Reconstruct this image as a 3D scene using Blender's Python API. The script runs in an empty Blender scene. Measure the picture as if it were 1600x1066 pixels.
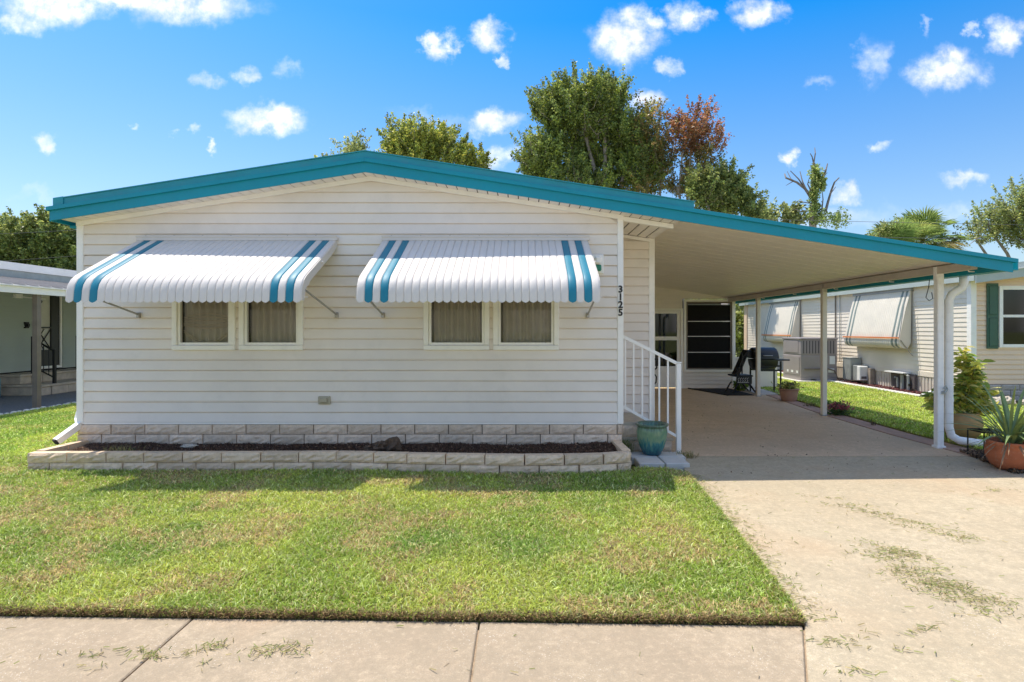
import bpy, bmesh, math, random
import numpy as np
from mathutils import Vector, Matrix, noise as mnoise
R = math.radians
random.seed(7); rng = np.random.default_rng(11)
S = bpy.context.scene
C = S.collection
# ------------------------------------------------------------------ camera, sky, sun, exposure
EYE = 1.59; F = 880.0; VX, VY = 815.0, 515.0          # eye height, focal length and vanishing point in photo pixels
cam = bpy.data.cameras.new('camera'); cam_o = bpy.data.objects.new('camera', cam); C.objects.link(cam_o)
cam_o.location = (0, 0, EYE); cam_o.rotation_euler = (R(90), 0, 0)
cam.sensor_width = 36; cam.lens = F / 1600 * 36
cam.shift_x = -(VX - 800) / 1600; cam.shift_y = -(533 - VY) / 1600
cam.clip_start = 0.05; cam.clip_end = 3000
S.camera = cam_o
SUN = Vector((-0.32, 0.245, 1.0)).normalized()           # direction towards the sun
sl = bpy.data.lights.new('sun', 'SUN'); sl.energy = 2.0; sl.angle = R(0.53); sl.color = (1.0, 0.93, 0.82)
so = bpy.data.objects.new('sun', sl); C.objects.link(so)
so.rotation_euler = (-SUN).to_track_quat('-Z', 'Y').to_euler(); so.location = (-8, 6, 25)
S.view_settings.view_transform = 'Standard'; S.view_settings.look = 'None'
S.view_settings.gamma = 1; S.view_settings.use_curve_mapping = False
S.view_settings.exposure = 1.48
S.cycles.max_bounces = 12; S.cycles.diffuse_bounces = 8; S.cycles.use_denoising = True

W = bpy.data.worlds.new('World'); S.world = W; W.use_nodes = True
def build_world():
    nt = W.node_tree; N = nt.nodes; L = nt.links; N.clear()
    out = N.new('ShaderNodeOutputWorld'); bg = N.new('ShaderNodeBackground'); L.new(bg.outputs[0], out.inputs[0])
    bg.inputs[1].default_value = 0.15
    sky = N.new('ShaderNodeTexSky'); sky.sky_type = 'NISHITA'; sky.sun_disc = False
    sky.sun_elevation = math.asin(SUN.z); sky.sun_rotation = math.atan2(SUN.x, SUN.y)
    sky.air_density = 1.0; sky.dust_density = 0.9; sky.ozone_density = 2.5; sky.altitude = 0
    hs = N.new('ShaderNodeHueSaturation'); hs.inputs['Saturation'].default_value = 1.46; hs.inputs['Value'].default_value = .60
    L.new(sky.outputs[0], hs.inputs['Color'])
    tc = N.new('ShaderNodeTexCoord'); sep = N.new('ShaderNodeSeparateXYZ'); L.new(tc.outputs['Generated'], sep.inputs[0])
    def math_(op, a, b=None, clamp=False):
        n = N.new('ShaderNodeMath'); n.operation = op; n.use_clamp = clamp
        for i, v in enumerate((a, b)):
            if v is None: continue
            if isinstance(v, (int, float)): n.inputs[i].default_value = v
            else: L.new(v, n.inputs[i])
        return n.outputs[0]
    def vmath(op, a, b):
        n = N.new('ShaderNodeVectorMath'); n.operation = op
        for i, v in enumerate((a, b)):
            if v is None: continue
            if isinstance(v, tuple): n.inputs[i].default_value = v
            else: L.new(v, n.inputs[i])
        return n
    sm = N.new('ShaderNodeMapRange'); L.new(sep.outputs[2], sm.inputs[0]); sm.inputs[1].default_value = .0; sm.inputs[2].default_value = .48; sm.inputs[3].default_value = .98; sm.inputs[4].default_value = 1.56
    L.new(sm.outputs[0], hs.inputs['Saturation'])
    vm = N.new('ShaderNodeMapRange'); L.new(sep.outputs[2], vm.inputs[0]); vm.inputs[1].default_value = .0; vm.inputs[2].default_value = .45; vm.inputs[3].default_value = .37; vm.inputs[4].default_value = .56
    L.new(vm.outputs[0], hs.inputs['Value'])
    y = math_('MAXIMUM', sep.outputs[1], 0.02)
    cmb = N.new('ShaderNodeCombineXYZ'); L.new(math_('DIVIDE', sep.outputs[0], y), cmb.inputs[0]); L.new(math_('DIVIDE', sep.outputs[2], y), cmb.inputs[1])
    uv = cmb.outputs[0]
    def noise(vec, scale, detail=5, rough=.6):
        n = N.new('ShaderNodeTexNoise'); n.inputs['Scale'].default_value = scale; n.inputs['Detail'].default_value = detail
        n.inputs['Roughness'].default_value = rough; L.new(vec, n.inputs['Vector']); return n
    n1 = noise(uv, 13, 6, .62)
    off = vmath('SUBTRACT', n1.outputs['Color'], (.5, .5, .5)).outputs[0]
    sc = vmath('MULTIPLY', off, (.15, .10, 0)).outputs[0]
    wuv = vmath('ADD', uv, sc).outputs[0]
    # (photo pixel centre, half width, half height, strength)
    clouds = [(95,2,130,42,1.0),(35,32,50,30,.85),(190,0,120,30,1.0),(300,8,128,42,1.0),(688,73,30,24,.95),(765,58,48,32,1.0),(788,90,16,11,.7),
      (975,58,72,48,1.05),(1000,30,45,34,.9),(1072,28,42,34,.9),(1185,22,56,30,.95),(1365,95,28,48,.38),(1480,108,78,38,1.0),(1575,55,48,36,.95),
      (420,190,78,28,1.05),(315,128,28,18,.45),(378,120,34,17,.55),(455,110,22,18,.25),(68,220,27,18,.7),(325,227,12,11,.8),(207,200,16,9,.4),(297,200,15,9,.5),
      (770,193,66,24,.9),(770,250,46,22,.7),(1005,160,30,26,.7),(1045,107,28,15,.6),(1228,253,20,17,.75),(1310,302,34,19,.7),(1370,228,26,12,.5),
      (1515,282,46,16,.6),(1455,45,12,20,.3),(1515,50,12,12,.45),(1270,132,34,12,.22),(60,305,60,12,.15),(690,185,110,16,.14),(1300,340,120,22,.25),(1480,330,120,18,.2),(910,160,44,26,.4)]
    acc = None
    for (px, py, hw, hh, st) in clouds:
        d = vmath('SUBTRACT', wuv, ((px - VX) / F, (VY - py) / F, 0)).outputs[0]
        d = vmath('DIVIDE', d, (hw / F, hh / F, 1)).outputs[0]
        ln = N.new('ShaderNodeVectorMath'); ln.operation = 'LENGTH'; L.new(d, ln.inputs[0])
        mr = N.new('ShaderNodeMapRange'); mr.interpolation_type = 'SMOOTHSTEP'; L.new(ln.outputs['Value'], mr.inputs[0])
        mr.inputs[1].default_value = 1.02; mr.inputs[2].default_value = .12; mr.inputs[3].default_value = 0; mr.inputs[4].default_value = st
        acc = mr.outputs[0] if acc is None else math_('MAXIMUM', acc, mr.outputs[0])
    front = N.new('ShaderNodeMapRange'); L.new(sep.outputs[1], front.inputs[0]); front.inputs[1].default_value = .1; front.inputs[2].default_value = .3
    acc = math_('MULTIPLY', acc, front.outputs[0])
    # unseen clouds over the rest of the sky, thickened for more fill light
    zz = math_('MAXIMUM', sep.outputs[2], .08)
    c2 = N.new('ShaderNodeCombineXYZ'); L.new(math_('DIVIDE', sep.outputs[0], zz), c2.inputs[0]); L.new(math_('DIVIDE', sep.outputs[1], zz), c2.inputs[1])
    g = noise(c2.outputs[0], 1.6, 7, .58)
    gm = N.new('ShaderNodeMapRange'); gm.interpolation_type = 'SMOOTHSTEP'; L.new(g.outputs['Fac'], gm.inputs[0])
    gm.inputs[1].default_value = .47; gm.inputs[2].default_value = .60
    inv = N.new('ShaderNodeMapRange'); L.new(sep.outputs[1], inv.inputs[0]); inv.inputs[1].default_value = .62; inv.inputs[2].default_value = .45
    acc = math_('MAXIMUM', acc, math_('MULTIPLY', gm.outputs[0], inv.outputs[0]))
    # wispy breakup
    n2 = noise(uv, 30, 6, .65)
    w = N.new('ShaderNodeMapRange'); L.new(n2.outputs['Fac'], w.inputs[0]); w.inputs[1].default_value = .32; w.inputs[2].default_value = .58; w.inputs[3].default_value = .38; w.inputs[4].default_value = 1.0
    acc = math_('MULTIPLY', acc, w.outputs[0], True)
    n3 = noise(wuv, 22, 4, .5)
    cr = N.new('ShaderNodeMix'); cr.data_type = 'RGBA'; L.new(n3.outputs['Fac'], cr.inputs[0])
    cr.inputs[6].default_value = (1.9, 1.95, 2.2, 1); cr.inputs[7].default_value = (4.5, 4.35, 4.25, 1)
    mx = N.new('ShaderNodeMix'); mx.data_type = 'RGBA'; L.new(acc, mx.inputs[0]); L.new(hs.outputs[0], mx.inputs[6]); L.new(cr.outputs[2], mx.inputs[7])
    L.new(mx.outputs[2], bg.inputs[0])
build_world()

# ------------------------------------------------------------------ helpers
def P(x, y, Z): return Vector(((x - VX) * Z / F, Z, EYE - (y - VY) * Z / F))      # photo pixel at distance Z
def G(x, y, z=0.0):                                                                 # photo pixel on the ground at height z
    Z = (EYE - z) * F / (y - VY); return Vector(((x - VX) * Z / F, Z, z))
ORG = {}
def tag(o, label=None, cat=None, group=None, kind=None):
    if label: o['label'] = label
    if cat: o['category'] = cat
    if group: o['group'] = group
    if kind: o['kind'] = kind
    return o
def thing(name, label, cat, loc=(0, 0, 0), group=None):
    o = bpy.data.objects.new(name, None); C.objects.link(o); o.location = loc; o.empty_display_size = .2
    ORG[o.name] = Vector(loc); return tag(o, label, cat, group)
class MB:
    def __init__(s): s.v = []; s.f = []
    def add(s, vs, fs):
        b = len(s.v); s.v += [tuple(v) for v in vs]; s.f += [tuple(i + b for i in f) for f in fs]; return s
    def box(s, x0, x1, y0, y1, z0, z1, bev=0):
        if bev <= 0:
            return s.add([(x0,y0,z0),(x1,y0,z0),(x1,y1,z0),(x0,y1,z0),(x0,y0,z1),(x1,y0,z1),(x1,y1,z1),(x0,y1,z1)],
                         [(3,2,1,0),(4,5,6,7),(0,1,5,4),(1,2,6,5),(2,3,7,6),(3,0,4,7)])
        bm = bmesh.new(); bmesh.ops.create_cube(bm, size=1)
        for v in bm.verts:
            v.co = Vector(((x0+x1)/2 + v.co.x*(x1-x0), (y0+y1)/2 + v.co.y*(y1-y0), (z0+z1)/2 + v.co.z*(z1-z0)))
        bmesh.ops.bevel(bm, geom=bm.edges[:], offset=bev, segments=1, affect='EDGES')
        bm.verts.index_update(); s.add([v.co for v in bm.verts], [[v.index for v in f.verts] for f in bm.faces]); bm.free(); return s
    def prism(s, pts, axis, a, b):                       # polygon extruded along an axis
        n = len(pts)
        def mk(p, t): return {'x': (t, p[0], p[1]), 'y': (p[0], t, p[1]), 'z': (p[0], p[1], t)}[axis]
        vs = [mk(p, a) for p in pts] + [mk(p, b) for p in pts]
        return s.add(vs, [tuple(range(n)), tuple(range(2*n-1, n-1, -1))] + [(i, i+n, (i+1) % n + n, (i+1) % n) for i in range(n)])
    def tube(s, pts, r, n=8, cap=True, sq=False):
        pts = [Vector(p) for p in pts]; m = len(pts); rs = r if isinstance(r, (list, tuple)) else [r]*m
        vs = []; up = None
        for i, p in enumerate(pts):
            t = (pts[min(i+1, m-1)] - pts[max(i-1, 0)]).normalized()
            if up is None:
                up = Vector((0,0,1)) if abs(t.z) < .9 else Vector((1,0,0))
            a = t.cross(up)
            if a.length < 1e-5: a = t.orthogonal()
            a.normalize(); b = t.cross(a).normalized(); up = -b if not up.dot(-b) < 0 else b
            a = t.cross(up).normalized(); b = t.cross(a).normalized()
            for k in range(n):
                an = 2*math.pi*(k + (.5 if sq else 0))/n; vs.append(p + (a*math.cos(an) + b*math.sin(an))*rs[i])
        fs = [(i*n+k, i*n+(k+1) % n, (i+1)*n+(k+1) % n, (i+1)*n+k) for i in range(m-1) for k in range(n)]
        if cap: fs += [tuple(range(n))[::-1], tuple((m-1)*n+k for k in range(n))]
        return s.add(vs, fs)
    def lathe(s, c, prof, n=28, sx=1, sy=1):
        vs = [(c[0] + r*sx*math.cos(2*math.pi*k/n), c[1] + r*sy*math.sin(2*math.pi*k/n), c[2] + z) for r, z in prof for k in range(n)]
        m = len(prof); fs = [(i*n+k, i*n+(k+1) % n, (i+1)*n+(k+1) % n, (i+1)*n+k) for i in range(m-1) for k in range(n)]
        return s.add(vs, fs)
    def build(s, name, mat, parent=None, smooth=False, origin=None):
        return link(name, mesh_of(s.v, s.f, name, mat, ORG[parent.name] if parent else (origin or Vector((0,0,0))), smooth), parent, None if parent else origin)
def mesh_of(v, f, name, mat, org, smooth=False):
    me = bpy.data.meshes.new(name); o = Vector(org)
    me.from_pydata([(a[0]-o.x, a[1]-o.y, a[2]-o.z) for a in v], [], f)
    if mat: me.materials.append(mat)
    if smooth:
        for p in me.polygons: p.use_smooth = True
    me.update()
    bm = bmesh.new(); bm.from_mesh(me); bmesh.ops.recalc_face_normals(bm, faces=bm.faces[:]); bm.to_mesh(me); bm.free()
    return me
def link(name, me, parent=None, loc=None):
    o = bpy.data.objects.new(name, me); C.objects.link(o)
    if parent:
        o.parent = parent; ORG[o.name] = ORG[parent.name]
    else:
        ORG[o.name] = Vector(loc) if loc else Vector((0,0,0))
    if loc is not None and not parent: o.location = loc
    return o
def place(name, me, parent, world):                      # a piece with shared mesh data
    o = bpy.data.objects.new(name, me); C.objects.link(o); o.parent = parent; o.location = Vector(world) - ORG[parent.name]
    ORG[o.name] = Vector(world); return o
def part(name, mat, parent, fn, smooth=False):
    m = MB(); fn(m); return m.build(name, mat, parent, smooth)
def box(name, mat, parent, *a, bev=0): return MB().box(*a, bev=bev).build(name, mat, parent)
def struct(name, mb, mat, parent=None):
    o = mb.build(name, mat, parent)
    if not parent: o['kind'] = 'structure'
    return o
def fast_mesh(name, verts, polys, mat, cols=None):       # polys: list of (n_corners, index array)
    me = bpy.data.meshes.new(name); verts = np.asarray(verts, np.float32)
    me.vertices.add(len(verts)); me.vertices.foreach_set('co', verts.ravel())
    li = np.concatenate([a.ravel() for n, a in polys]).astype(np.int32)
    ls = []; st = 0
    for n, a in polys:
        k = a.size // n; ls.append(st + np.arange(k)*n); st += a.size
    ls = np.concatenate(ls).astype(np.int32)
    me.loops.add(len(li)); me.loops.foreach_set('vertex_index', li)
    me.polygons.add(len(ls)); me.polygons.foreach_set('loop_start', ls)
    if cols is not None:
        at = me.attributes.new('col', 'FLOAT_COLOR', 'POINT')
        c4 = np.ones((len(verts), 4), np.float32); c4[:, :3] = cols; at.data.foreach_set('color', c4.ravel())
    me.materials.append(mat); me.update(calc_edges=True); me.validate(); return me

# ------------------------------------------------------------------ materials
def new_mat(name):
    m = bpy.data.materials.new(name); m.use_nodes = True; nt = m.node_tree
    return m, nt, nt.nodes['Principled BSDF'], nt.nodes['Material Output']
def nd(nt, t, **kw):
    n = nt.nodes.new(t)
    for k, v in kw.items(): setattr(n, k, v)
    return n
def tnoise(nt, vec, scale, detail=4, rough=.55):
    n = nd(nt, 'ShaderNodeTexNoise'); n.inputs['Scale'].default_value = scale; n.inputs['Detail'].default_value = detail; n.inputs['Roughness'].default_value = rough
    nt.links.new(vec, n.inputs['Vector']); return n.outputs['Fac']
def ramp(nt, fac, a, b, c0=0., c1=1.):
    n = nd(nt, 'ShaderNodeMapRange'); nt.links.new(fac, n.inputs[0])
    for i, v in enumerate((a, b, c0, c1)): n.inputs[i+1].default_value = v
    return n.outputs[0]
def mixc(nt, fac, a, b, blend='MIX'):
    n = nd(nt, 'ShaderNodeMix', data_type='RGBA', blend_type=blend)
    if isinstance(fac, (int, float)): n.inputs[0].default_value = fac
    else: nt.links.new(fac, n.inputs[0])
    for i, v in ((6, a), (7, b)):
        if isinstance(v, tuple): n.inputs[i].default_value = v if len(v) == 4 else v + (1,)
        else: nt.links.new(v, n.inputs[i])
    return n.outputs[2]
def pos(nt): return nd(nt, 'ShaderNodeNewGeometry').outputs['Position']
def bump(nt, b, h, strength, dist):
    n = nd(nt, 'ShaderNodeBump'); n.inputs['Strength'].default_value = strength; n.inputs['Distance'].default_value = dist
    nt.links.new(h, n.inputs['Height']); nt.links.new(n.outputs[0], b.inputs['Normal'])
def mat(name, col, rough=.6, var=.10, scale=3., bmp=0., bscale=60., spec=.4, metal=0., dirt=None, per=0.):
    m, nt, b, out = new_mat(name); p = pos(nt)
    b.inputs['Roughness'].default_value = rough; b.inputs['Specular IOR Level'].default_value = spec; b.inputs['Metallic'].default_value = metal
    f = tnoise(nt, p, scale, 5, .6)
    c = mixc(nt, ramp(nt, f, .3, .7), tuple(x*(1-var) for x in col), tuple(min(1, x*(1+var)) for x in col))
    if dirt:
        d = tnoise(nt, p, scale*2.7, 6, .7); c = mixc(nt, ramp(nt, d, .52, .72, 0, dirt[3]), c, tuple(dirt[:3]))
    if per:
        oi = nd(nt, 'ShaderNodeObjectInfo'); v = ramp(nt, oi.outputs['Random'], 0, 1, 1-per, 1+per)
        hs = nd(nt, 'ShaderNodeHueSaturation'); nt.links.new(v, hs.inputs['Value']); nt.links.new(c, hs.inputs['Color']); c = hs.outputs[0]
    nt.links.new(c, b.inputs['Base Color'])
    nt.links.new(ramp(nt, f, .2, .8, max(.02, rough-.08), min(1, rough+.08)), b.inputs['Roughness'])
    if bmp: bump(nt, b, tnoise(nt, p, bscale, 4, .6), bmp, .01)
    return m
def leaf_mat(name, rough=.5, trans=.35):
    m, nt, b, out = new_mat(name)
    a = nd(nt, 'ShaderNodeAttribute', attribute_name='col')
    nt.links.new(a.outputs['Color'], b.inputs['Base Color']); b.inputs['Roughness'].default_value = rough; b.inputs['Specular IOR Level'].default_value = .35
    t = nd(nt, 'ShaderNodeBsdfTranslucent'); hs = nd(nt, 'ShaderNodeHueSaturation'); hs.inputs['Value'].default_value = 1.5; hs.inputs['Hue'].default_value = .485
    nt.links.new(a.outputs['Color'], hs.inputs['Color']); nt.links.new(hs.outputs[0], t.inputs['Color'])
    mx = nd(nt, 'ShaderNodeMixShader'); mx.inputs[0].default_value = trans
    nt.links.new(b.outputs[0], mx.inputs[1]); nt.links.new(t.outputs[0], mx.inputs[2]); nt.links.new(mx.outputs[0], out.inputs[0]); return m
def concrete(name, base, dark, speck=1.0, rust=.5):
    m, nt, b, out = new_mat(name); p = pos(nt)
    big = tnoise(nt, p, 1.1, 6, .62); mid = tnoise(nt, p, 6, 6, .65); fine = tnoise(nt, p, 120, 3, .7)
    c = mixc(nt, ramp(nt, big, .36, .66), dark, base)
    c = mixc(nt, ramp(nt, mid, .40, .62, .0, .75), c, tuple(x*.72 for x in base))
    g2 = tnoise(nt, p, 24, 7, .75); c = mixc(nt, ramp(nt, g2, .46, .62, 0, .55), c, tuple(x*.66 for x in base)); c = mixc(nt, ramp(nt, g2, .46, .34, 0, .5), c, tuple(min(1, x*1.22) for x in base))
    rr = tnoise(nt, p, .75, 3, .5); c = mixc(nt, ramp(nt, rr, .56, .74, 0, rust), c, (.58, .36, .20))
    c = mixc(nt, ramp(nt, fine, .42, .62, 0, .5), c, tuple(x*.60 for x in base))
    blot = tnoise(nt, p, 3.4, 8, .72); big2 = tnoise(nt, p, .55, 5, .65); c = mixc(nt, ramp(nt, big2, .50, .66, 0, .35), c, tuple(x*.62 for x in base)); c = mixc(nt, ramp(nt, blot, .56, .68, 0, .38), c, tuple(x*.55 for x in base))
    vo = nd(nt, 'ShaderNodeTexVoronoi'); vo.inputs['Scale'].default_value = 66; nt.links.new(p, vo.inputs['Vector'])
    sp = ramp(nt, vo.outputs['Distance'], .24, .10, 0, .55*speck)
    gate = ramp(nt, tnoise(nt, p, 2.3, 4, .6), .45, .65); mm = nd(nt, 'ShaderNodeMath', operation='MULTIPLY'); nt.links.new(sp, mm.inputs[0]); nt.links.new(gate, mm.inputs[1])
    c = mixc(nt, mm.outputs[0], c, (.86, .80, .70))
    dk = ramp(nt, tnoise(nt, p, 30, 5, .75), .63, .74, 0, .5); c = mixc(nt, dk, c, (.16, .13, .10))
    nt.links.new(c, b.inputs['Base Color']); b.inputs['Roughness'].default_value = .9; b.inputs['Specular IOR Level'].default_value = .25
    bump(nt, b, tnoise(nt, p, 55, 6, .7), .6, .008); return m
def glass_mat(name, tint, refl=1.0):
    m, nt, b, out = new_mat(name); nt.nodes.remove(b)
    t = nd(nt, 'ShaderNodeBsdfTransparent'); t.inputs[0].default_value = tint + (1,)
    g = nd(nt, 'ShaderNodeBsdfGlossy'); g.inputs['Roughness'].default_value = .03; g.inputs[0].default_value = (refl, refl, refl, 1)
    f = nd(nt, 'ShaderNodeFresnel'); f.inputs[0].default_value = 1.55
    mx = nd(nt, 'ShaderNodeMixShader'); nt.links.new(f.outputs[0], mx.inputs[0]); nt.links.new(t.outputs[0], mx.inputs[1]); nt.links.new(g.outputs[0], mx.inputs[2])
    nt.links.new(mx.outputs[0], out.inputs[0]); return m

SIDING = mat('vinyl_siding', (.84, .765, .69), .5, .05, 1.3, .06, 9, spec=.2, dirt=(.42, .38, .31, .12), per=.015)
TRIM = mat('white_trim', (.94, .905, .85), .4, .04, 2, dirt=(.5, .45, .36, .12))
CREAM = mat('cream_frame', (.94, .905, .83), .4, .04, 3, dirt=(.5, .44, .33, .15))
SOFFIT = mat('soffit_vinyl', (.86, .80, .73), .5, .05, 2)
TEAL = mat('teal_paint', (.002, .27, .365), .45, .06, 2.2, .03, 30, dirt=(.03, .2, .27, .18))
TEALROOF = mat('teal_weathered_trim', (.02, .28, .345), .5, .1, 3, dirt=(.08, .25, .3, .35))
ROOFW = mat('white_roof_metal', (.72, .72, .70), .4, .06, 1)
AWHITE = mat('awning_white', (.70, .65, .595), .55, .03, 3, dirt=(.55, .52, .46, .12))
ATEAL = mat('awning_teal', (.010, .20, .29), .5, .06, 4)
ALU = mat('aluminium', (.42, .40, .37), .4, .12, 12, metal=.6)
BLOCK = mat('split_face_block', (.76, .60, .455), .92, .12, 14, .8, 90, spec=.2, dirt=(.46, .32, .21, .6), per=.13)
BEDBLOCK = mat('bed_block', (.74, .56, .39), .92, .12, 14, .8, 90, spec=.2, dirt=(.44, .30, .19, .6), per=.15)
MORTAR = mat('dark_joint', (.16, .135, .11), .95, .15, 20)
DRIVE = concrete('driveway_concrete', (.57, .475, .325), (.47, .375, .25), 1.0, .4)
WALK = concrete('sidewalk_concrete', (.50, .40, .275), (.37, .285, .195), 1.0, .5)
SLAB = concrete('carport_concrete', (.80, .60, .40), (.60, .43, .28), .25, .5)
PINK = mat('edging_concrete', (.42, .27, .20), .9, .15, 6, .3, 80)
PAVER = mat('pale_paver', (.58, .55, .50), .9, .08, 8, .3, 90)
SOIL = mat('soil', (.15, .095, .06), .98, .3, 18, .8, 50, spec=.1)
TURF = mat('turf_soil', (.20, .19, .06), .98, .3, 9, .6, 60, spec=.1)
FARGRASS = mat('far_grass', (.22, .24, .09), .95, .25, .8, .4, 30, spec=.1)
PALEROAD = mat('pale_road_concrete', (.46, .395, .32), .95, .2, 8, .5, 120)  # unseen concrete road, colour paled to bounce more light onto the front wall
GRAVEL = mat('gravel_grey', (.20, .205, .21), .97, .3, 26, .9, 70)
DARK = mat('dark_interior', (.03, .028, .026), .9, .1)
CEIL = mat('pan_ceiling', (.88, .80, .69), .5, .04, 1.6, dirt=(.5, .43, .34, .18))
BEAM = mat('beam_paint', (.54, .475, .41), .5, .1, 4)
POSTM = mat('post_paint', (.90, .88, .85), .45, .05, 4, dirt=(.4, .35, .3, .2))
POSTB = mat('post_beige', (.76, .70, .61), .5, .06, 4)
BLACK = mat('black_iron', (.014, .014, .014), .45, .2, 10)
NUM = mat('number_black', (.012, .011, .011), .35, .1)
GLASS = glass_mat('screened_glass', (.90, .87, .82), .35); DGLASS = glass_mat('dark_glass', (.18, .19, .18), 1.0)
GRASS = leaf_mat('grass_blades', .5, .35); LEAF = leaf_mat('tree_leaves', .42, .42)
BARK = mat('bark', (.32, .27, .22), .95, .25, 9, .8, 40); PALEBARK = mat('pale_bark', (.34, .29, .23), .95, .25, 6, .8, 30)
TERRA = mat('terracotta', (.42, .13, .055), .75, .15, 9, .2, 60, dirt=(.42, .27, .19, .4))
TERRAP = mat('faded_plastic_pot', (.40, .22, .155), .6, .1, 6); TANPOT = mat('tan_pot', (.40, .24, .095), .6, .15, 6)
CURTAIN = mat('curtain_cloth', (.84, .85, .84), .9, .06, 6); MAT_ = mat('rubber_mat', (.018, .018, .019), .9, .3, 30, .8, 150)
ACG = mat('ac_grey', (.32, .285, .28), .5, .06, 3, metal=.1); ACD = mat('ac_louver', (.12, .105, .105), .6, .1)
GALV = mat('galvanised', (.38, .40, .39), .45, .12, 6, metal=.4); WHITEP = mat('white_plastic', (.80, .80, .78), .4, .04)
NSIDE = mat('neighbour_siding', (.80, .72, .60), .45, .04, 1.2); NFRONT = mat('neighbour_front_siding', (.84, .63, .45), .45, .04, 1.2)
NGREEN = mat('shutter_green', (.055, .125, .085), .5, .1); NEAVE = mat('pale_green_fascia', (.42, .47, .44), .45, .06)
LSIDE = mat('left_neighbour_siding', (.42, .47, .42), .5, .05, 1.2); LDARK = mat('dark_post', (.20, .165, .13), .6, .15, 5)
STONE = mat('step_stone', (.52, .45, .36), .9, .15, 7, .5, 40); BLUE = mat('blue_plastic', (.14, .33, .46), .5, .1)
ORANGE = mat('orange_strap', (.72, .22, .06), .6, .1); NAWN = mat('old_awning_cream', (.72, .665, .56), .5, .05, 3); NAWG = mat('old_awning_green', (.20, .245, .225), .5, .1)
REDM = mat('red_mulch', (.14, .035, .04), .97, .4, 30, .9, 60); PUMICE = mat('edging_white', (.70, .67, .60), .9, .1, 8)
ROOFG = mat('grey_roof', (.30, .29, .28), .8, .15, 4)
CABLE = mat('cable_black', (.10, .10, .10), .7)

# ------------------------------------------------------------------ ground, lawn, paving
struct('ground', MB().add([(-900,-300,-.09),(900,-300,-.09),(900,1500,-.09),(-900,1500,-.09)], [(0,1,2,3)]), FARGRASS)
struct('road', MB().box(-60, 60, -9, -.2, -.4, -.04), PALEROAD)
def slab(name, pts, z0, z1, m, parent=None):
    bm = bmesh.new(); vs = [bm.verts.new((p[0], p[1], z0)) for p in pts]; f = bm.faces.new(vs)
    r = bmesh.ops.extrude_face_region(bm, geom=[f]); up = [e for e in r['geom'] if isinstance(e, bmesh.types.BMVert)]
    for v in up: v.co.z = z1
    bmesh.ops.recalc_face_normals(bm, faces=bm.faces[:])
    ed = [e for e in bm.edges if e.verts[0].co.z == z1 and e.verts[1].co.z == z1]
    bmesh.ops.bevel(bm, geom=ed, offset=.006, segments=1, affect='EDGES')
    mb = MB(); bm.verts.index_update(); mb.add([v.co for v in bm.verts], [[v.index for v in f.verts] for f in bm.faces]); bm.free()
    return struct(name, mb, m, parent)
def yw(x): return 3.065 - .0235*(x + .2)                                            # lawn side of the sidewalk
walk = struct('sidewalk', MB().box(-16, 1.6, .6, 3.0, -.3, -.012), mat('joint_sand', (.34, .25, .16), .97, .3, 40))
xs = [-14.45 + 1.58*i for i in range(10)]; xs = [-1.81 - 1.58*8 + 1.58*i for i in range(10)]
for i in range(len(xs)):
    a = xs[i] + .005; b = (xs[i+1] if i+1 < len(xs) else None)
    if b: slab('slab', [(a, .7), (b - .005, .7), (b - .005, yw(b)), (a, yw(a))], -.2, 0, WALK, walk)
    else: slab('slab', [(a, .7), (.42, .7), (1.505, yw(1.5)-.01), (1.50, yw(1.5)), (a, yw(a))], -.2, 0, WALK, walk)
drive = slab('driveway', [(.432, .7), (8.5, .7), (6.6, 3.0), (5.75, 5.2), (5.62, 7.06), (1.99, 7.06), (1.80, 6.15), (1.68, 4.6), (1.535, 3.05), (1.515, yw(1.5)-.01)], -.2, 0, DRIVE)
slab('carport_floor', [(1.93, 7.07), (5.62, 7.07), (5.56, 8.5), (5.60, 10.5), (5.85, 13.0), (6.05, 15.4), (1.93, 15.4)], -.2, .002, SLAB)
slab('concrete_edging', [(5.63, 7.07), (5.95, 7.25), (5.88, 8.5), (5.93, 10.5), (6.12, 13.0), (6.25, 14.0), (5.955, 14.0), (5.86, 13.0), (5.61, 10.5), (5.57, 8.5)], -.2, .012, PINK)
def lawn_mesh(name, poly, z, seed, cell=.12, amp=.02, m=TURF):
    # raised turf bed: grid clipped to polygon would be heavy; a bevelled slab with bumpy material and blades on top
    o = slab(name, poly, -.2, z, m); return o
LAWN = [(-9.45, 3.30), (1.50, yw(1.5)+.015), (1.665, 4.6), (1.785, 6.13), (1.60, 6.35), (1.24, 6.35), (1.24, 7.0), (-5.5, 7.0), (-5.5, 24), (-9.45, 24)]
LAWN[0] = (-9.45, yw(-9.45)+.015)
lawn_mesh('lawn', LAWN, .022, 1)
lawn_mesh('side_lawn', [(5.97, 7.3), (5.90, 8.5), (5.95, 10.5), (6.14, 13.0), (6.3, 14.6), (6.3, 26), (9.25, 26), (9.25, 12.0), (12.5, 10.9), (12.5, 3.6), (6.5, 3.6), (5.78, 5.3), (5.66, 7.0)], .025, 2)
slab('neighbour_gravel_drive', [(-20, 4), (-9.62, 4), (-9.62, 30), (-20, 30)], -.2, .0, GRAVEL)
stn = MB()
for i in range(150):
    y = 5 + i*.13; x = -9.54 + random.uniform(-.03, .03); r = random.uniform(.045, .07)
    stn.lathe((x, y, .0), [(0, r*.9), (r*.6, r*.75), (r, r*.2), (r, 0)], 6)
tag(stn.build('stone_edging', PUMICE), 'row of small pale stones edging the grey gravel drive', 'edging', kind='stuff')
dirtedge = MB()

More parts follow.
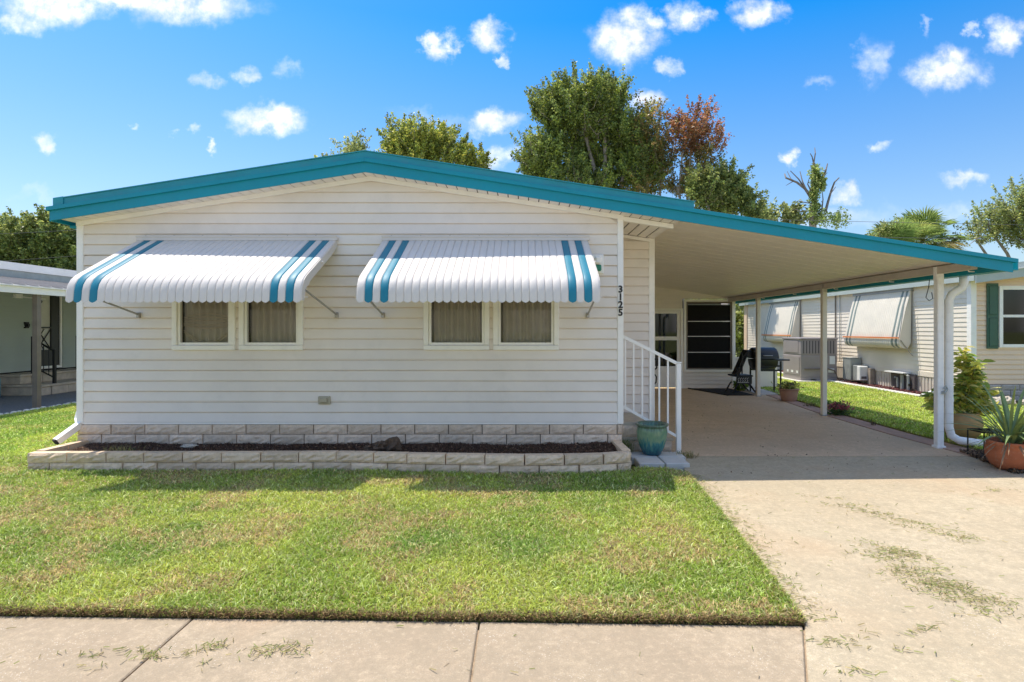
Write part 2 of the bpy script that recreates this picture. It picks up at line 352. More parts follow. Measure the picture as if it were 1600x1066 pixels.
# ------------------------------------------------------------------ grass blades
def inpoly(pts, x, y):
    r = np.zeros(len(x), bool); n = len(pts)
    for i in range(n):
        x0, y0 = pts[i][:2]; x1, y1 = pts[(i+1) % n][:2]
        c = ((y0 > y) != (y1 > y)); with_ = (x1-x0)*(y-y0)/((y1-y0) if y1 != y0 else 1e-9)+x0
        r ^= c & (x < with_)
    return r
def vnoise(x, y, sc, seed):
    r = np.random.default_rng(seed); g = r.random((256, 256)); xx = x*sc + 100; yy = y*sc + 100
    xi = np.floor(xx).astype(int); yi = np.floor(yy).astype(int); fx = xx-xi; fy = yy-yi; fx = fx*fx*(3-2*fx); fy = fy*fy*(3-2*fy)
    a = g[xi % 256, yi % 256]; b = g[(xi+1) % 256, yi % 256]; c = g[xi % 256, (yi+1) % 256]; d = g[(xi+1) % 256, (yi+1) % 256]
    return (a*(1-fx)+b*fx)*(1-fy) + (c*(1-fx)+d*fx)*fy
def fbm(x, y, sc, seed): return (vnoise(x, y, sc, seed)*.55 + vnoise(x, y, sc*2.3, seed+1)*.28 + vnoise(x, y, sc*5.1, seed+2)*.17)
def blades(name, x, y, z, ln, wd, lean, cols, mat_, label, parent=None):
    n = len(x); az = rng.random(n)*2*math.pi; ca, sa = np.cos(az), np.sin(az)
    lx = lean*ln; up = np.sqrt(np.maximum(ln**2 - lx**2, (.25*ln)**2))
    v = np.zeros((n, 5, 3), np.float32)
    rot = rng.random(n)*math.pi*2; wx, wy = np.cos(rot)*wd*.5, np.sin(rot)*wd*.5
    v[:,0] = np.stack([x-wx, y-wy, z-.005], 1); v[:,1] = np.stack([x+wx, y+wy, z-.005], 1)
    mx, my, mz = x+ca*lx*.35, y+sa*lx*.35, z+up*.62
    v[:,2] = np.stack([mx+wx*.9, my+wy*.9, mz], 1); v[:,3] = np.stack([mx-wx*.9, my-wy*.9, mz], 1)
    v[:,4] = np.stack([x+ca*lx, y+sa*lx, z+up*(1-.25*lean)], 1)
    b = np.arange(n)[:, None]*5
    quads = b + np.array([[0,1,2,3]]); tris = b + np.array([[3,2,4]])
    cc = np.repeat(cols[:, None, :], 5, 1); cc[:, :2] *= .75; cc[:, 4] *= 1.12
    me = fast_mesh(name, v.reshape(-1,3), [(4, quads), (3, tris)], mat_, cc.reshape(-1,3))
    o = link(name, me); tag(o, label, 'grass', kind='stuff'); return o
def grass_cols(x, y, seed, dry=1.0):
    n = len(x); a = fbm(x, y, .9, seed); b = fbm(x, y, 2.6, seed+9); c = fbm(x, y, 1.5, seed+21)
    g1 = np.array([.29, .40, .060]); g2 = np.array([.45, .52, .10]); brown = np.array([.54, .42, .20]); deep = np.array([.16, .30, .045]); pale = np.array([.62, .66, .30])
    t = np.clip((a-.35)/.3, 0, 1)[:, None]; col = g1*(1-t) + g2*t
    t = np.clip((.45-c)/.2, 0, 1)[:, None]; col = col*(1-.7*t) + deep*.7*t
    pb = np.clip((b-.48)/.18, 0, 1)*.58*dry + .09*dry
    isb = (rng.random(n) < pb)[:, None]; col = np.where(isb, brown*(.7+.6*rng.random((n,1))), col)
    isp = (rng.random(n) < .16)[:, None]; col = np.where(isp, pale, col)
    return col*(.50 + 1.0*rng.random((n,1)))
def scatter(poly, n, x0, x1, y0, y1, dens=None):
    x = rng.uniform(x0, x1, n); y = rng.uniform(y0, y1, n); k = inpoly(poly, x, y)
    if dens is not None: k &= rng.random(n) < dens(x, y)
    return x[k], y[k]
BEDF = [(-5.46, 6.20), (-4.9, 6.22), (-3.4, 6.22), (-2.0, 6.24), (-.9, 6.13), (0., 6.08), (.75, 6.10), (1.20, 6.22)]   # front line of the raised bed
def bedfront(x): return np.interp(x, [p[0] for p in BEDF], [p[1] for p in BEDF])
def lawn_ok(x, y): return ~((x > -5.5) & (x < 1.26) & (y > bedfront(x) - .015))
fr = [(-3.7, 3.0), (2.1, 3.0), (2.1, 6.9), (-7.1, 6.9)]
x, y = scatter(LAWN, 520000, -7.1, 1.9, 3.0, 6.9, lambda x, y: np.clip(1.25 - (y-3.0)*.22, .3, 1)); k = inpoly(fr, x, y) & lawn_ok(x, y); x, y = x[k], y[k]
n = len(x); hh = fbm(x, y, 3.2, 5)
ln = (.026 + .036*rng.random(n))*(.65+.75*hh)*(1+.08*(y-3)); 
cols = grass_cols(x, y, 3)
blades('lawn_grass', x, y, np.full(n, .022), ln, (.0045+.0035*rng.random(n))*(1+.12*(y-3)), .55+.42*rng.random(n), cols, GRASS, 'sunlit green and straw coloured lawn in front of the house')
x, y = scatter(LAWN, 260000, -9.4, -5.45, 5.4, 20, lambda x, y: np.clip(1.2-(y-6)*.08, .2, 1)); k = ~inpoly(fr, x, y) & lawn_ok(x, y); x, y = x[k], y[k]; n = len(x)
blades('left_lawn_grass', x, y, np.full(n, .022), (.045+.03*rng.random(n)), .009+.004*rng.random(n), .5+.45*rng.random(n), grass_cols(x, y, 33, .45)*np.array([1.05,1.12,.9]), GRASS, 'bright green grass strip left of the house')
SL = [(5.97, 7.3), (5.90, 8.5), (5.95, 10.5), (6.14, 13.0), (6.3, 14.6), (6.3, 26), (9.2, 26), (9.2, 12.0), (12.4, 10.9), (12.4, 6), (6.0, 6)]
x, y = scatter(SL, 300000, 5.9, 12.4, 6.4, 26, lambda x, y: np.clip(1.2-(y-7)*.06, .2, 1)); n = len(x)
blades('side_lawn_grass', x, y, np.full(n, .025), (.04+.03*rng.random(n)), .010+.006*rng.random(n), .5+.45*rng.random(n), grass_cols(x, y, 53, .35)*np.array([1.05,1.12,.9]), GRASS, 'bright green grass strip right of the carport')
# broad leaved weeds mixed into the lawn
x, y = scatter(LAWN, 60000, -7.1, 1.9, 3.0, 6.9, lambda x, y: np.clip((fbm(x, y, 2.0, 141)-.52)/.16, 0, .9)); k = inpoly(fr, x, y) & lawn_ok(x, y); x, y = x[k], y[k]; n = len(x)
blades('broadleaf_weeds', x, y, np.full(n, .026), .022+.018*rng.random(n), .012+.009*rng.random(n), .72+.25*rng.random(n), np.array([.34,.46,.10])*(.5+.9*rng.random((n,1))), GRASS, 'patches of low broad leaved weeds in the front lawn')
# ragged brown thatch along the cut edge of the lawn
n = 26000; t = rng.random(n); x = -9.3 + t*10.8; x = np.where(rng.random(n) < .75, rng.uniform(-3.6, 1.52, n), x); dy = np.abs(rng.normal(0, .022, n)) - .022*np.clip(fbm(x, x*0, 4.0, 91)-.42, 0, 1)*2.2*rng.random(n); y = yw(x)+.004+dy
zc = np.clip(rng.random(n)*.022, 0, .03); hue = rng.random((n,1))
cols = np.where(hue < .45, np.array([.22,.15,.075]), np.where(hue < .80, np.array([.48,.36,.18]), np.array([.26,.34,.07])))*(.5+.9*rng.random((n,1)))
blades('lawn_edge_thatch', x, y, zc, .022+.035*rng.random(n), .0035+.003*rng.random(n), .55+.44*rng.random(n), cols, GRASS, 'ragged brown thatch along the cut edge of the lawn')
n = 9000; t = rng.random(n); y = 3.05+t*3.08; x = np.interp(y, [3.05,4.6,6.13],[1.505,1.668,1.788]) - np.abs(rng.normal(0,.02,n)) + .012
cols = grass_cols(x, y, 3)*np.where(rng.random((n,1)) < .4, .6, 1.0)
blades('lawn_driveway_fringe', x, y, rng.random(n)*.022, .03+.04*rng.random(n), .005+.003*rng.random(n), .5+.45*rng.random(n), cols, GRASS, 'grass fringe leaning over the driveway edge')
# clippings left by the mower
def clippings():
    XS, YS, cs = [], [], []
    def patch(px, py, sx, sy, n, ang=0):
        g = G(px, py); a = rng.normal(0, 1, n)*sx; b = rng.normal(0, 1, n)*sy; ca, sa = math.cos(ang), math.sin(ang)
        XS.append(g.x + a*ca - b*sa); YS.append(g.y + a*sa + b*ca)
    for i in range(26):
        t = i/25; patch(1380 + t*150 + random.uniform(-22,22), 862 + t*85 + random.uniform(-16,16), .09, .045, random.randint(18,75), random.uniform(-.9,.1))
    for i in range(16):
        t = i/15; patch(1290 + t*220 + random.uniform(-8,8), 782 + t*62 + random.uniform(-5,5), .10, .03, random.randint(6,40), -.35)
    for (a, b, n) in ((1440,985,110),(1300,1000,80),(1300,1005,70),(1405,1015,35),(1345,1055,50),(1355,995,25),(1545,768,60),(1500,845,50),(1480,940,30),(1530,955,40),
                      (205,1020,120),(240,1028,90),(120,1024,25),(150,1042,30),(330,1010,150),(440,1016,190),(400,1018,70),(335,1032,30),(475,1020,40),(300,1022,50),(1340,1050,20),(1560,765,30)):
        patch(a, b, random.uniform(.04,.09), random.uniform(.015,.035), n//3, random.uniform(-.4,.4))
    XS.append(rng.uniform(-3, 5.2, 700)); YS.append(rng.uniform(1.5, 7, 700))
    e = rng.random(900); yy = 3.05+e*3.1; XS.append(np.interp(yy,[3.05,4.6,6.13],[1.52,1.68,1.80])+np.abs(rng.normal(0,.10,900))); YS.append(yy)
    x = np.concatenate(XS); y = np.concatenate(YS)
    lawnq = inpoly(LAWN, x, y); x, y = x[~lawnq], y[~lawnq]; n = len(x)
    az = rng.random(n)*2*math.pi; L_ = .007+.018*rng.random(n); w = .0010+.0011*rng.random(n); ca, sa = np.cos(az)*L_, np.sin(az)*L_; nx, ny = -np.sin(az)*w, np.cos(az)*w
    z0 = .003+.006*rng.random(n); z1 = .004+.012*rng.random(n)
    v = np.stack([np.stack([x-ca-nx, y-sa-ny, z0],1), np.stack([x+ca-nx, y+sa-ny, z1],1), np.stack([x+ca+nx, y+sa+ny, z1+.003],1), np.stack([x-ca+nx, y-sa+ny, z0+.003],1)], 1)
    c = np.where(rng.random((n,1)) < .6, np.array([.27,.30,.10]), np.array([.42,.36,.17]))*(.6+.7*rng.random((n,1)))
    me = fast_mesh('grass_clippings', v.reshape(-1,3), [(4, np.arange(n*4))], GRASS, np.repeat(c, 4, 0))
    tag(link('grass_clippings', me), 'dried mown grass clippings strewn over the concrete', 'clippings', kind='stuff')
clippings()

# ------------------------------------------------------------------ main house
YF, YW, RX = 6.72, 7.0, -1.871
def zr(x): return 3.636 - .155*abs(x - RX)
ZS = .437; CO = .130                                     # bottom of the siding, height of one course
house = thing('mobile_home', 'off white vinyl sided mobile home with teal roof fascia and carport', 'house', (-2.1, YW, 0))
def slope_strip(m, xs, y0, y1, dz0, dz1):                # bar that follows the roof slope
    for a, b in zip(xs[:-1], xs[1:]):
        vs = []
        for x in (a, b):
            for yy in (y0, y1):
                for d in (dz0, dz1): vs.append((x, yy, zr(x)+d))
        m.add(vs, [(0,1,3,2),(4,6,7,5),(0,4,5,1),(2,3,7,6),(1,5,7,3),(0,2,6,4)])
    return m
XL, XR, XC = -5.645, 2.06, 5.905
YB = 22.0
WINS = [(-4.325, -3.545), (-3.497, -2.703), (-1.213, -.400), (-.352, .461)]; WZ0, WZ1 = 1.335, 2.517
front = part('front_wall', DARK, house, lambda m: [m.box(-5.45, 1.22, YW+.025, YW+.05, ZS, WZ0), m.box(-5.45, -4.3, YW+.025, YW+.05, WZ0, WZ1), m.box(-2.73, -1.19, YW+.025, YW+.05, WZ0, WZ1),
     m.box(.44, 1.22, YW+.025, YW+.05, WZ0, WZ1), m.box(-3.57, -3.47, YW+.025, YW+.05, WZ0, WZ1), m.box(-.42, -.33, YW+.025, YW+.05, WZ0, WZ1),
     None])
part('gable_sheathing', SIDING, house, lambda m: m.prism([(-5.45, WZ1), (1.22, WZ1), (1.22, zr(1.22)-.16), (RX, zr(RX)-.16), (-5.45, zr(-5.45)-.16)], 'y', YW+.005, YW+.05))
def board(m, x0a, x1a, x0b, x1b, z0, z1, y, t=.016):      # one siding course: butt edge proud at the bottom, leaning back to the top
    d = [(0, t*1.25), (.016, t*1.25), ((z1-z0)*.5, t*.9), ((z1-z0)-.012, t*.45), ((z1-z0)-.0115, -.012), ((z1-z0), -.012)]
    if z1 - z0 < .06: d = [(0, t), (z1-z0, t*.6)]
    vs = []
    h = z1 - z0
    for dz, dy in d:
        f = dz/h; vs += [(x0a+(x0b-x0a)*f, y-dy, z0+dz), (x1a+(x1b-x1a)*f, y-dy, z0+dz)]
    vs += [(x0b, y+.018, z1), (x1b, y+.018, z1), (x0a, y+.018, z0), (x1a, y+.018, z0)]
    k = len(d); fs = [(2*i, 2*i+1, 2*i+3, 2*i+2) for i in range(k-1)]
    fs += [(2*k-2, 2*k-1, 2*k+1, 2*k), (2*k, 2*k+1, 2*k+3, 2*k+2), (2*k+2, 2*k+3, 1, 0)]
    return m.add(vs, fs)
def siding_course(xl, xr, z0, z1, top, y, parent, name='siding_board', m=SIDING, holes=(), hz=(9, 9)):
    def lim(z):                                           # roofline clip
        if top is None: return xl, xr
        h = (top - z)/.155
        return max(xl, RX - h), min(xr, RX + h)
    a0, b0 = lim(z0); 
    if b0 - a0 < .3: return
    a1, b1 = lim(z1)
    if b1 - a1 < .05: a1, b1 = RX-.02, RX+.02
    spans = [(a0, b0, a1, b1)]
    if z0 < hz[1]-.01 and z1 > hz[0]+.02:
        e = xl; spans = []
        for h0, h1 in holes: spans.append((e, h0+.01, e, h0+.01)); e = h1-.01
        spans.append((e, xr, e, xr))
    for s in spans:
        mb = MB(); board(mb, s[0], s[1], s[2], s[3], z0, z1, y); mb.build(name, m, parent)
i = 0; z = ZS
while z < zr(RX)-.17:
    siding_course(-5.43, 1.19, z, min(z+CO, zr(RX)-.16), zr(RX)-.155, YW, front, holes=WINS, hz=(WZ0, WZ1)); z += CO
box('starter_strip', TRIM, house, -5.43, 1.19, YW-.022, YW+.02, ZS-.022, ZS-.002)
for (a, b) in ((-5.515, -5.43), (1.188, 1.262)): part('corner_trim', TRIM, house, lambda m: m.box(a, b, YW-.028, YW+.06, ZS-.02, zr(a if a < 0 else b)-.156, bev=.006))
part('gable_channel', TRIM, house, lambda m: slope_strip(m, [-5.5, RX, 1.26], YW-.05, YW-.018, -.205, -.152))
# soffit boards
sof = part('soffit', DARK, house, lambda m: slope_strip(m, [-5.54, RX, 1.90], YF+.02, YW+.02, -.146, -.136))
xx = -5.54
while xx < 1.88:
    a, b = xx+.006, min(xx+.119, 1.9)
    if a < RX < b: ss = [a, RX, b]
    else: ss = [a, b]
    part('soffit_panel', SOFFIT, sof, lambda m: slope_strip(m, ss, YF+.02, YW-.02, -.155, -.147)); xx += .125
# fascia, drip lip and roof edge
fas = part('fascia', TEAL, house, lambda m: slope_strip(m, [XL+.02, RX, XC-.04], YF, YF+.018, -.165, -.046))
part('drip_edge', TEAL, fas, lambda m: slope_strip(m, [XL-.01, RX, XC], YF-.028, YF+.02, -.046, 0))
part('fascia_seam', TEAL, fas, lambda m: m.add([(RX-.004, YF-.031, zr(RX)-.05), (RX+.004, YF-.031, zr(RX)-.05), (RX+.004, YF-.031, zr(RX)+.004), (RX-.004, YF-.031, zr(RX)+.004), (RX-.004, YF, zr(RX)-.05), (RX+.004, YF, zr(RX)-.05), (RX+.004, YF, zr(RX)+.004), (RX-.004, YF, zr(RX)+.004)], [(0,1,2,3),(4,7,6,5),(0,4,5,1),(1,5,6,2),(2,6,7,3),(3,7,4,0)]))
roof = part('roof', ROOFW, house, lambda m: slope_strip(m, [-5.565, RX, XR], YF+.03, YB, .004, .088))
part('roof_edge_trim', TEALROOF, roof, lambda m: slope_strip(m, [-5.575, RX, XR], YF+.008, YF+.03, .003, .082))
part('roof_edge_cap', TEALROOF, roof, lambda m: slope_strip(m, [-5.585, RX, XR+.01], YF-.002, YF+.05, .084, .096))
part('trim_joint_clip', TEALROOF, roof, lambda m: slope_strip(m, [-5.59, -5.47], YF-.004, YF+.04, .008, .1))
part('eave_trim', TEAL, house, lambda m: m.box(-5.65, -5.62, YF+.02, YB, zr(XL)-.165, zr(XL)+.0))
part('eave_soffit', TEAL, house, lambda m: m.box(-5.615, -5.52, YW, YB, zr(XL)-.2, zr(XL)-.168))
part('left_wall', SIDING, house, lambda m: [m.box(-5.50, -5.45, YW+.06, YB-.3, ZS, zr(-5.5)-.15), m.box(-5.49, -5.44, YW+.06, YB-.3, 0, ZS)])
part('rear_wall', SIDING, house, lambda m: m.prism([(-5.45, 0), (5.7, 0), (5.7, zr(5.7)-.03), (1.9, zr(1.9)-.03), (RX, zr(RX)), (-5.45, zr(-5.45)-.05)], 'y', YB-.35, YB-.3))
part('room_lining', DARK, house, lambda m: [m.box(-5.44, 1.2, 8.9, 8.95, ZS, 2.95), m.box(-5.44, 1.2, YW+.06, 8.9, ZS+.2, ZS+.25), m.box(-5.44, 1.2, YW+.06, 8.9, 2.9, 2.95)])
# entry recess
YR = 8.1
part('recess_side_wall', SIDING, house, lambda m: m.box(1.20, 1.256, YW+.06, YR+.05, .1, zr(1.25)-.12))
rec = part('recess_wall', SIDING, house, lambda m: m.box(1.25, 1.85, YR+.02, YR+.06, .0, zr(1.85)-.1))
z = .14
while z < zr(1.85)-.2:
    mb = MB(); z1 = min(z+CO, zr(1.85)-.165); board(mb, 1.258, 1.83, 1.258, 1.83, z, z1, YR); mb.build('siding_board', SIDING, rec); z += CO
part('corner_trim', TRIM, house, lambda m: m.box(1.825, 1.91, YR-.026, YR+.08, .0, zr(1.9)-.13, bev=.006))
part('recess_header', TRIM, house, lambda m: slope_strip(m, [1.264, 1.88], YW-.03, YW+.03, -.215, -.16))
part('recess_back_channel', TRIM, house, lambda m: slope_strip(m, [1.262, 1.87], YR-.04, YR-.018, -.215, -.17))
rs = part('recess_soffit', DARK, house, lambda m: slope_strip(m, [1.26, 1.9], YW+.02, YR+.05, -.150, -.14))
xx = 1.262
while xx < 1.86:
    part('soffit_panel', SOFFIT, rs, lambda m: slope_strip(m, [xx+.010, min(xx+.122, 1.89)], YW+.03, YR-.02, -.162, -.152)); xx += .13
part('side_wall', SIDING, house, lambda m: [board(m, 0, 0, 0, 0, 0, .1, 0) if False else None, m.box(1.84, 1.905, YR+.09, 15.2, .0, zr(1.9)-.05)])
dh = part('side_door_handle', BLACK, house, lambda m: [m.box(1.905, 1.93, YR+.10, YR+.16, .98, 1.20), m.tube([(1.93, YR+.13, 1.17), (1.975, YR+.13, 1.13), (1.975, YR+.13, 1.03), (1.93, YR+.13, .99)], .011, 8), m.tube([(1.93, YR+.13, .78), (1.965, YR+.13, .82), (1.97, YR+.13, .9), (1.93, YR+.13, .95)], .010, 8)])
# skirting of rough blocks
def rock_block(name, w, h, d, m, seed, amp=.012):
    r = random.Random(seed); nx, nz = 9, 5; vs = []; fs = []
    for j in range(nz):
        for i in range(nx):
            u, v = i/(nx-1), j/(nz-1); edge = (i in (0, nx-1)) or (j in (0, nz-1))
            vs.append(((u-.5)*(w if not edge else w-.004), -d/2 + (0.010 if edge else r.uniform(-amp, amp*.4)), v*h))
    for j in range(nz-1):
        for i in range(nx-1): a = j*nx+i; fs.append((a, a+1, a+nx+1, a+nx))
    b = len(vs); vs += [(-w/2, d/2, 0), (w/2, d/2, 0), (w/2, d/2, h), (-w/2, d/2, h)]
    bl, br, tr, tl = 0, nx-1, nx*nz-1, nx*(nz-1)
    fs += [(b+1, b, b+3, b+2)] + [tuple(range(bl, br+1))[::-1] + (b, b+1)] + [tuple(range(tl, tr+1)) + (b+2, b+3)] + [tuple(range(bl, tl+1, nx)) + (b+3, b)] + [tuple(range(br, tr+1, nx))[::-1] + (b+1, b+2)]
    return mesh_of(vs, fs, name, m, (0,0,0))
BW, BH = .418, .121
SKV = [rock_block('block', BW-.008, BH-.007, .08, BLOCK, 50+i) for i in range(8)]
SKH = {}
sk = part('skirting', MORTAR, house, lambda m: m.box(-5.50, 1.24, YW-.002, YW+.06, .0, ZS-.024))
for row in range(4):
    z0 = ZS - .024 - (row+1)*(BH)
    if z0 < -.12: continue
    off = (row % 2)*BW*.5; xa = -5.505; edges = [xa]
    e = xa + BW - off*.55
    while e < 1.22: edges.append(e); e += BW
    edges.append(1.25)
    for a, b in zip(edges[:-1], edges[1:]):
        if b - a < .06: continue
        w = b-a
        if abs(w-BW) < .01: me = random.choice(SKV)
        else: me = rock_block('block', w-.008, BH-.007, .08, BLOCK, random.randint(0, 999))
        place('block', me, sk, ((a+b)/2, YW+.006+random.uniform(-.004,.004), z0+.003))
# windows
def wavy(m, x0, x1, y, z0, z1, pitch, amp, seed):
    r = random.Random(seed); n = int((x1-x0)/pitch*8); vs = []
    ph = 0
    for i in range(n+1):
        x = x0+(x1-x0)*i/n; ph += 2*math.pi/8*r.uniform(.6, 1.4); d = amp*math.sin(ph)
        for zz, k in ((z0, 1.2), ((z0+z1)/2, 1), (z1, .7)): vs.append((x, y+d*k, zz))
    m.add(vs, [(3*i+j, 3*i+3+j, 3*i+4+j, 3*i+1+j) for i in range(n) for j in range(2)])
def front_window(x0, x1, lab, seed):
    w = part('window', CREAM, house, lambda m: [m.box(x0, x0+.062, YW-.045, YW+.03, WZ0+.062, WZ1, bev=.006), m.box(x1-.062, x1, YW-.045, YW+.03, WZ0+.062, WZ1, bev=.006), m.box(x0, x1, YW-.047, YW+.03, WZ0, WZ0+.06, bev=.006), m.box(x0, x1, YW-.044, YW+.03, WZ1-.06, WZ1+.002, bev=.006)])
    w['label'] = lab
    a, b = x0+.064, x1-.064; z0, z1 = WZ0+.063, WZ1-.063
    part('sash', CREAM, w, lambda m: [m.box(a, a+.028, YW-.02, YW+.04, z0, z1), m.box(b-.028, b, YW-.02, YW+.04, z0, z1), m.box(a+.028, b-.028, YW-.021, YW+.04, z0, z0+.03), m.box(a+.028, b-.028, YW-.02, YW+.04, 2.10, 2.14)])
    part('pane', GLASS, w, lambda m: m.box(a+.026, b-.026, YW+.018, YW+.022, z0+.028, z1))
    part('curtain', CURTAIN, w, lambda m: wavy(m, a+.0, b, YW+.105, z0-.05, z1+.05, .085, .030, seed), smooth=True)
front_window(*WINS[0], 'window with gathered cloth bunched behind the screen', 1); front_window(*WINS[1], 'right window of the left pair', 2)
front_window(*WINS[2], 'left window of the right pair', 3); front_window(*WINS[3], 'window nearest the entry steps', 4)
# gathered cloth swags behind the first pane
def swag(m):
    a, b = WINS[0][0]+.10, WINS[0][1]-.10
    for zc, sag, am in ((1.74, -.05, 1), (1.715, -.035, 1), (1.69, -.012, 1), (1.665, .02, 1), (1.645, .04, 1), (1.58, .15, .9), (1.555, .16, .9)):
        pts = [(a+(b-a)*t/12, YW+.055+.004*math.sin(t*2+zc*90), zc - sag*math.sin(math.pi*t/12)) for t in range(13)]
        m.tube(pts, .0075, 5)
SW = mat('sheer_cloth', (.88, .84, .76), .8, .05); part('gathered_cloth', SW, [o for o in bpy.data.objects if o.name == 'window'][0], swag)
# outlet cover and wall box
def obox():
    c = P(508, 625, YW)
    part('outlet_box', mat('outlet_beige', (.45, .40, .29), .5), house, lambda m: [m.box(c.x-.075, c.x+.075, YW-.045, YW-.01, c.z-.05, c.z+.05, bev=.008), m.box(c.x-.045, c.x+.045, YW-.075, YW-.046, c.z-.028, c.z+.036, bev=.012)])
    c = P(934, 413, YW)
    t = part('wall_sensor_box', TRIM, house, lambda m: [m.box(c.x-.085, c.x+.068, YW-.04, YW-.008, c.z-.12, c.z+.115, bev=.006), m.box(c.x-.05, c.x+.03, YW-.115, YW-.041, c.z-.01, c.z+.085, bev=.02)])
    part('green_meter_face', mat('meter_green', (.03, .24, .15), .4, .3, 40), t, lambda m: m.box(c.x-.045, c.x+.035, YW-.085, YW-.042, c.z-.09, c.z-.014, bev=.01))
obox()
# house number
hn = thing('house_number', 'black digits 3125 stacked down the white corner trim', 'number', (1.224, YW-.03, P(0, 492, YW).z))
for i, ch in enumerate('3125'):
    cu = bpy.data.curves.new('digit', 'FONT'); cu.body = ch; cu.size = .118; cu.extrude = .004; cu.offset = .0035; cu.align_x = 'CENTER'; cu.resolution_u = 3
    to = bpy.data.objects.new('tmp', cu); C.objects.link(to); bpy.context.view_layer.update()
    me = bpy.data.meshes.new_from_object(to.evaluated_get(bpy.context.evaluated_depsgraph_get())); bpy.data.objects.remove(to)
    me.materials.clear(); me.materials.append(NUM)
    me.transform(Matrix.Rotation(R(90), 4, 'X'))
    z = P(0, 457 + i*12.1, YW-.03).z; o = bpy.data.objects.new('digit', me); C.objects.link(o); o.parent = hn; o.location = Vector((1.224, YW-.034, z)) - ORG[hn.name]
# downspout end at the left corner
ds = thing('downspout', 'white downspout elbow spilling onto the lawn at the left house corner', 'downspout', (-5.56, 6.95, 0))
def leftspout(m):
    a = P(124, 664, 6.98); b = P(88, 690, 6.75)
    m.tube([(-5.545, YW+.12, .62), (-5.545, YW+.06, .47), a, b], .052, 4, True, True)
part('pipe', TRIM, ds, leftspout)
part('pipe_mouth', DARK, ds, lambda m: m.tube([P(88, 690, 6.749), P(85.6, 691.8, 6.735)], .045, 4, True, True))
part('strap', TRIM, ds, lambda m: m.box(-5.60, -5.50, YW+.07, YW+.13, .53, .55))

# ------------------------------------------------------------------ carport
part('carport_gutter', TEAL, house, lambda m: [m.box(5.80, 5.93, YF+.02, 15.6, 2.30, 2.315), m.box(5.785, 5.80, YF+.02, 15.6, 2.30, 2.425), m.box(5.93, 5.945, YF+.02, 15.6, 2.30, 2.42)])
yy = YF+.03; pan = part('carport_roof', ROOFW, house, lambda m: slope_strip(m, [XR-.1, XC-.02], YF+.02, 15.6, -.012, -.003))
while yy < 15.5:
    part('ceiling_panel', CEIL, pan, lambda m: slope_strip(m, [1.90 if yy > 7.0 else 1.91, 5.80], yy+.007, min(yy+.298, 15.5), -.034, -.0125))
    part('ceiling_seam', CEIL, pan, lambda m: slope_strip(m, [1.92, 5.60], yy-.007, yy+.005, -.0375, -.0345)); yy += .305
part('roof_beam', BEAM, house, lambda m: m.box(5.555, 5.64, YF+.25, 15.2, 2.335, 2.432))
for k in range(5):
    yk = 7.2 + k*1.55; part('gutter_bracket', TRIM, house, lambda m: m.tube([(5.68, yk, 2.40), (5.72, yk, 2.33), (5.79, yk, 2.33)], .008, 6))
for i, (px, Z, lab) in enumerate(((1464.5, 7.56, 'white front carport post with a small latch'), (1287, 10.4, 'beige middle carport post'), (1186, 13.4, 'beige rear carport post beside the grill'))):
    X = (5.60, 5.58, 5.63)[i]
    p_ = part('carport_post', POSTM if i == 0 else POSTB, house, lambda m: m.box(X-.043, X+.043, Z-.043, Z+.043, .0, 2.337, bev=.008)); p_['label'] = lab
    part('post_cap', BEAM if i else POSTM, p_, lambda m: [m.box(X-.052, X-.0435, Z-.03, Z+.03, 2.26, 2.43), m.box(X-.03, X+.03, Z-.05, Z-.0435, 2.28, 2.43)])
    if i == 0:
        part('latch', GALV, p_, lambda m: [m.box(X+.0, X+.05, Z-.062, Z-.044, .73, .77), m.tube([(X+.03, Z-.07, .75), (X+.055, Z-.075, .80), (X+.035, Z-.08, .835), (X+.01, Z-.07, .80)], .014, 7)])
        part('base_plate', POSTM, p_, lambda m: m.box(X-.06, X+.06, Z-.058, Z+.058, .0, .035, bev=.006))
    else: part('base_plate', GALV, p_, lambda m: m.box(X-.055, X+.055, Z-.055, Z+.055, .0, .02))
cd = thing('carport_downspout', 'white gutter downspout with bends beside the front carport post', 'downspout', (5.765, 7.6, 0))
part('pipe', POSTM, cd, lambda m: m.tube([(5.93, 7.55, 2.31), (5.93, 7.55, 2.22), (5.91, 7.56, 2.15), (5.80, 7.59, 2.07), (5.765, 7.60, 1.98), (5.765, 7.60, 1.0), (5.765, 7.60, .28), (5.79, 7.59, .16), (5.88, 7.57, .10), (6.25, 7.42, .06)], .052, 12), smooth=True)
part('collar', POSTM, cd, lambda m: m.tube([(5.765, 7.60, .62), (5.765, 7.60, .66)], .056, 12))
# storage room wall at the end of the carport
YE = 15.2; bw = part('storage_wall', SIDING, house, lambda m: [m.box(1.9, 3.47, YE, YE+.06, 0, 2.9), m.prism([(3.47, 2.12), (4.34, 2.12), (4.34, zr(4.34)-.03), (3.47, zr(3.47)-.03)], 'y', YE, YE+.06),
     m.prism([(4.34, 2.42), (5.74, 2.42), (5.74, 2.44), (4.34, zr(4.34)-.03)], 'y', YE, YE+.06), m.box(4.34, 5.74, YE, YE+.06, 0, .45)])
def lap(m, x0, x1, z0, z1, y, h):
    z = z0
    while z < z1-.01: board(m, x0, x1, x0, x1, z, min(z+h, z1), y); z += h
for (xa, xb, za, zb, n_) in ((4.35, 5.70, .01, .44, 4), (3.4, 4.33, 2.17, 2.63, 4), (1.92, 3.42, .01, 2.85, 24)):
    for k in range(n_):
        part('siding_board', SIDING, bw, lambda m: board(m, xa, xb, xa, xb, za+(zb-za)*k/n_, za+(zb-za)*(k+1)/n_, YE))
part('corner_trim', TRIM, house, lambda m: m.box(5.68, 5.76, YE-.03, YE+.08, 0, 2.42))
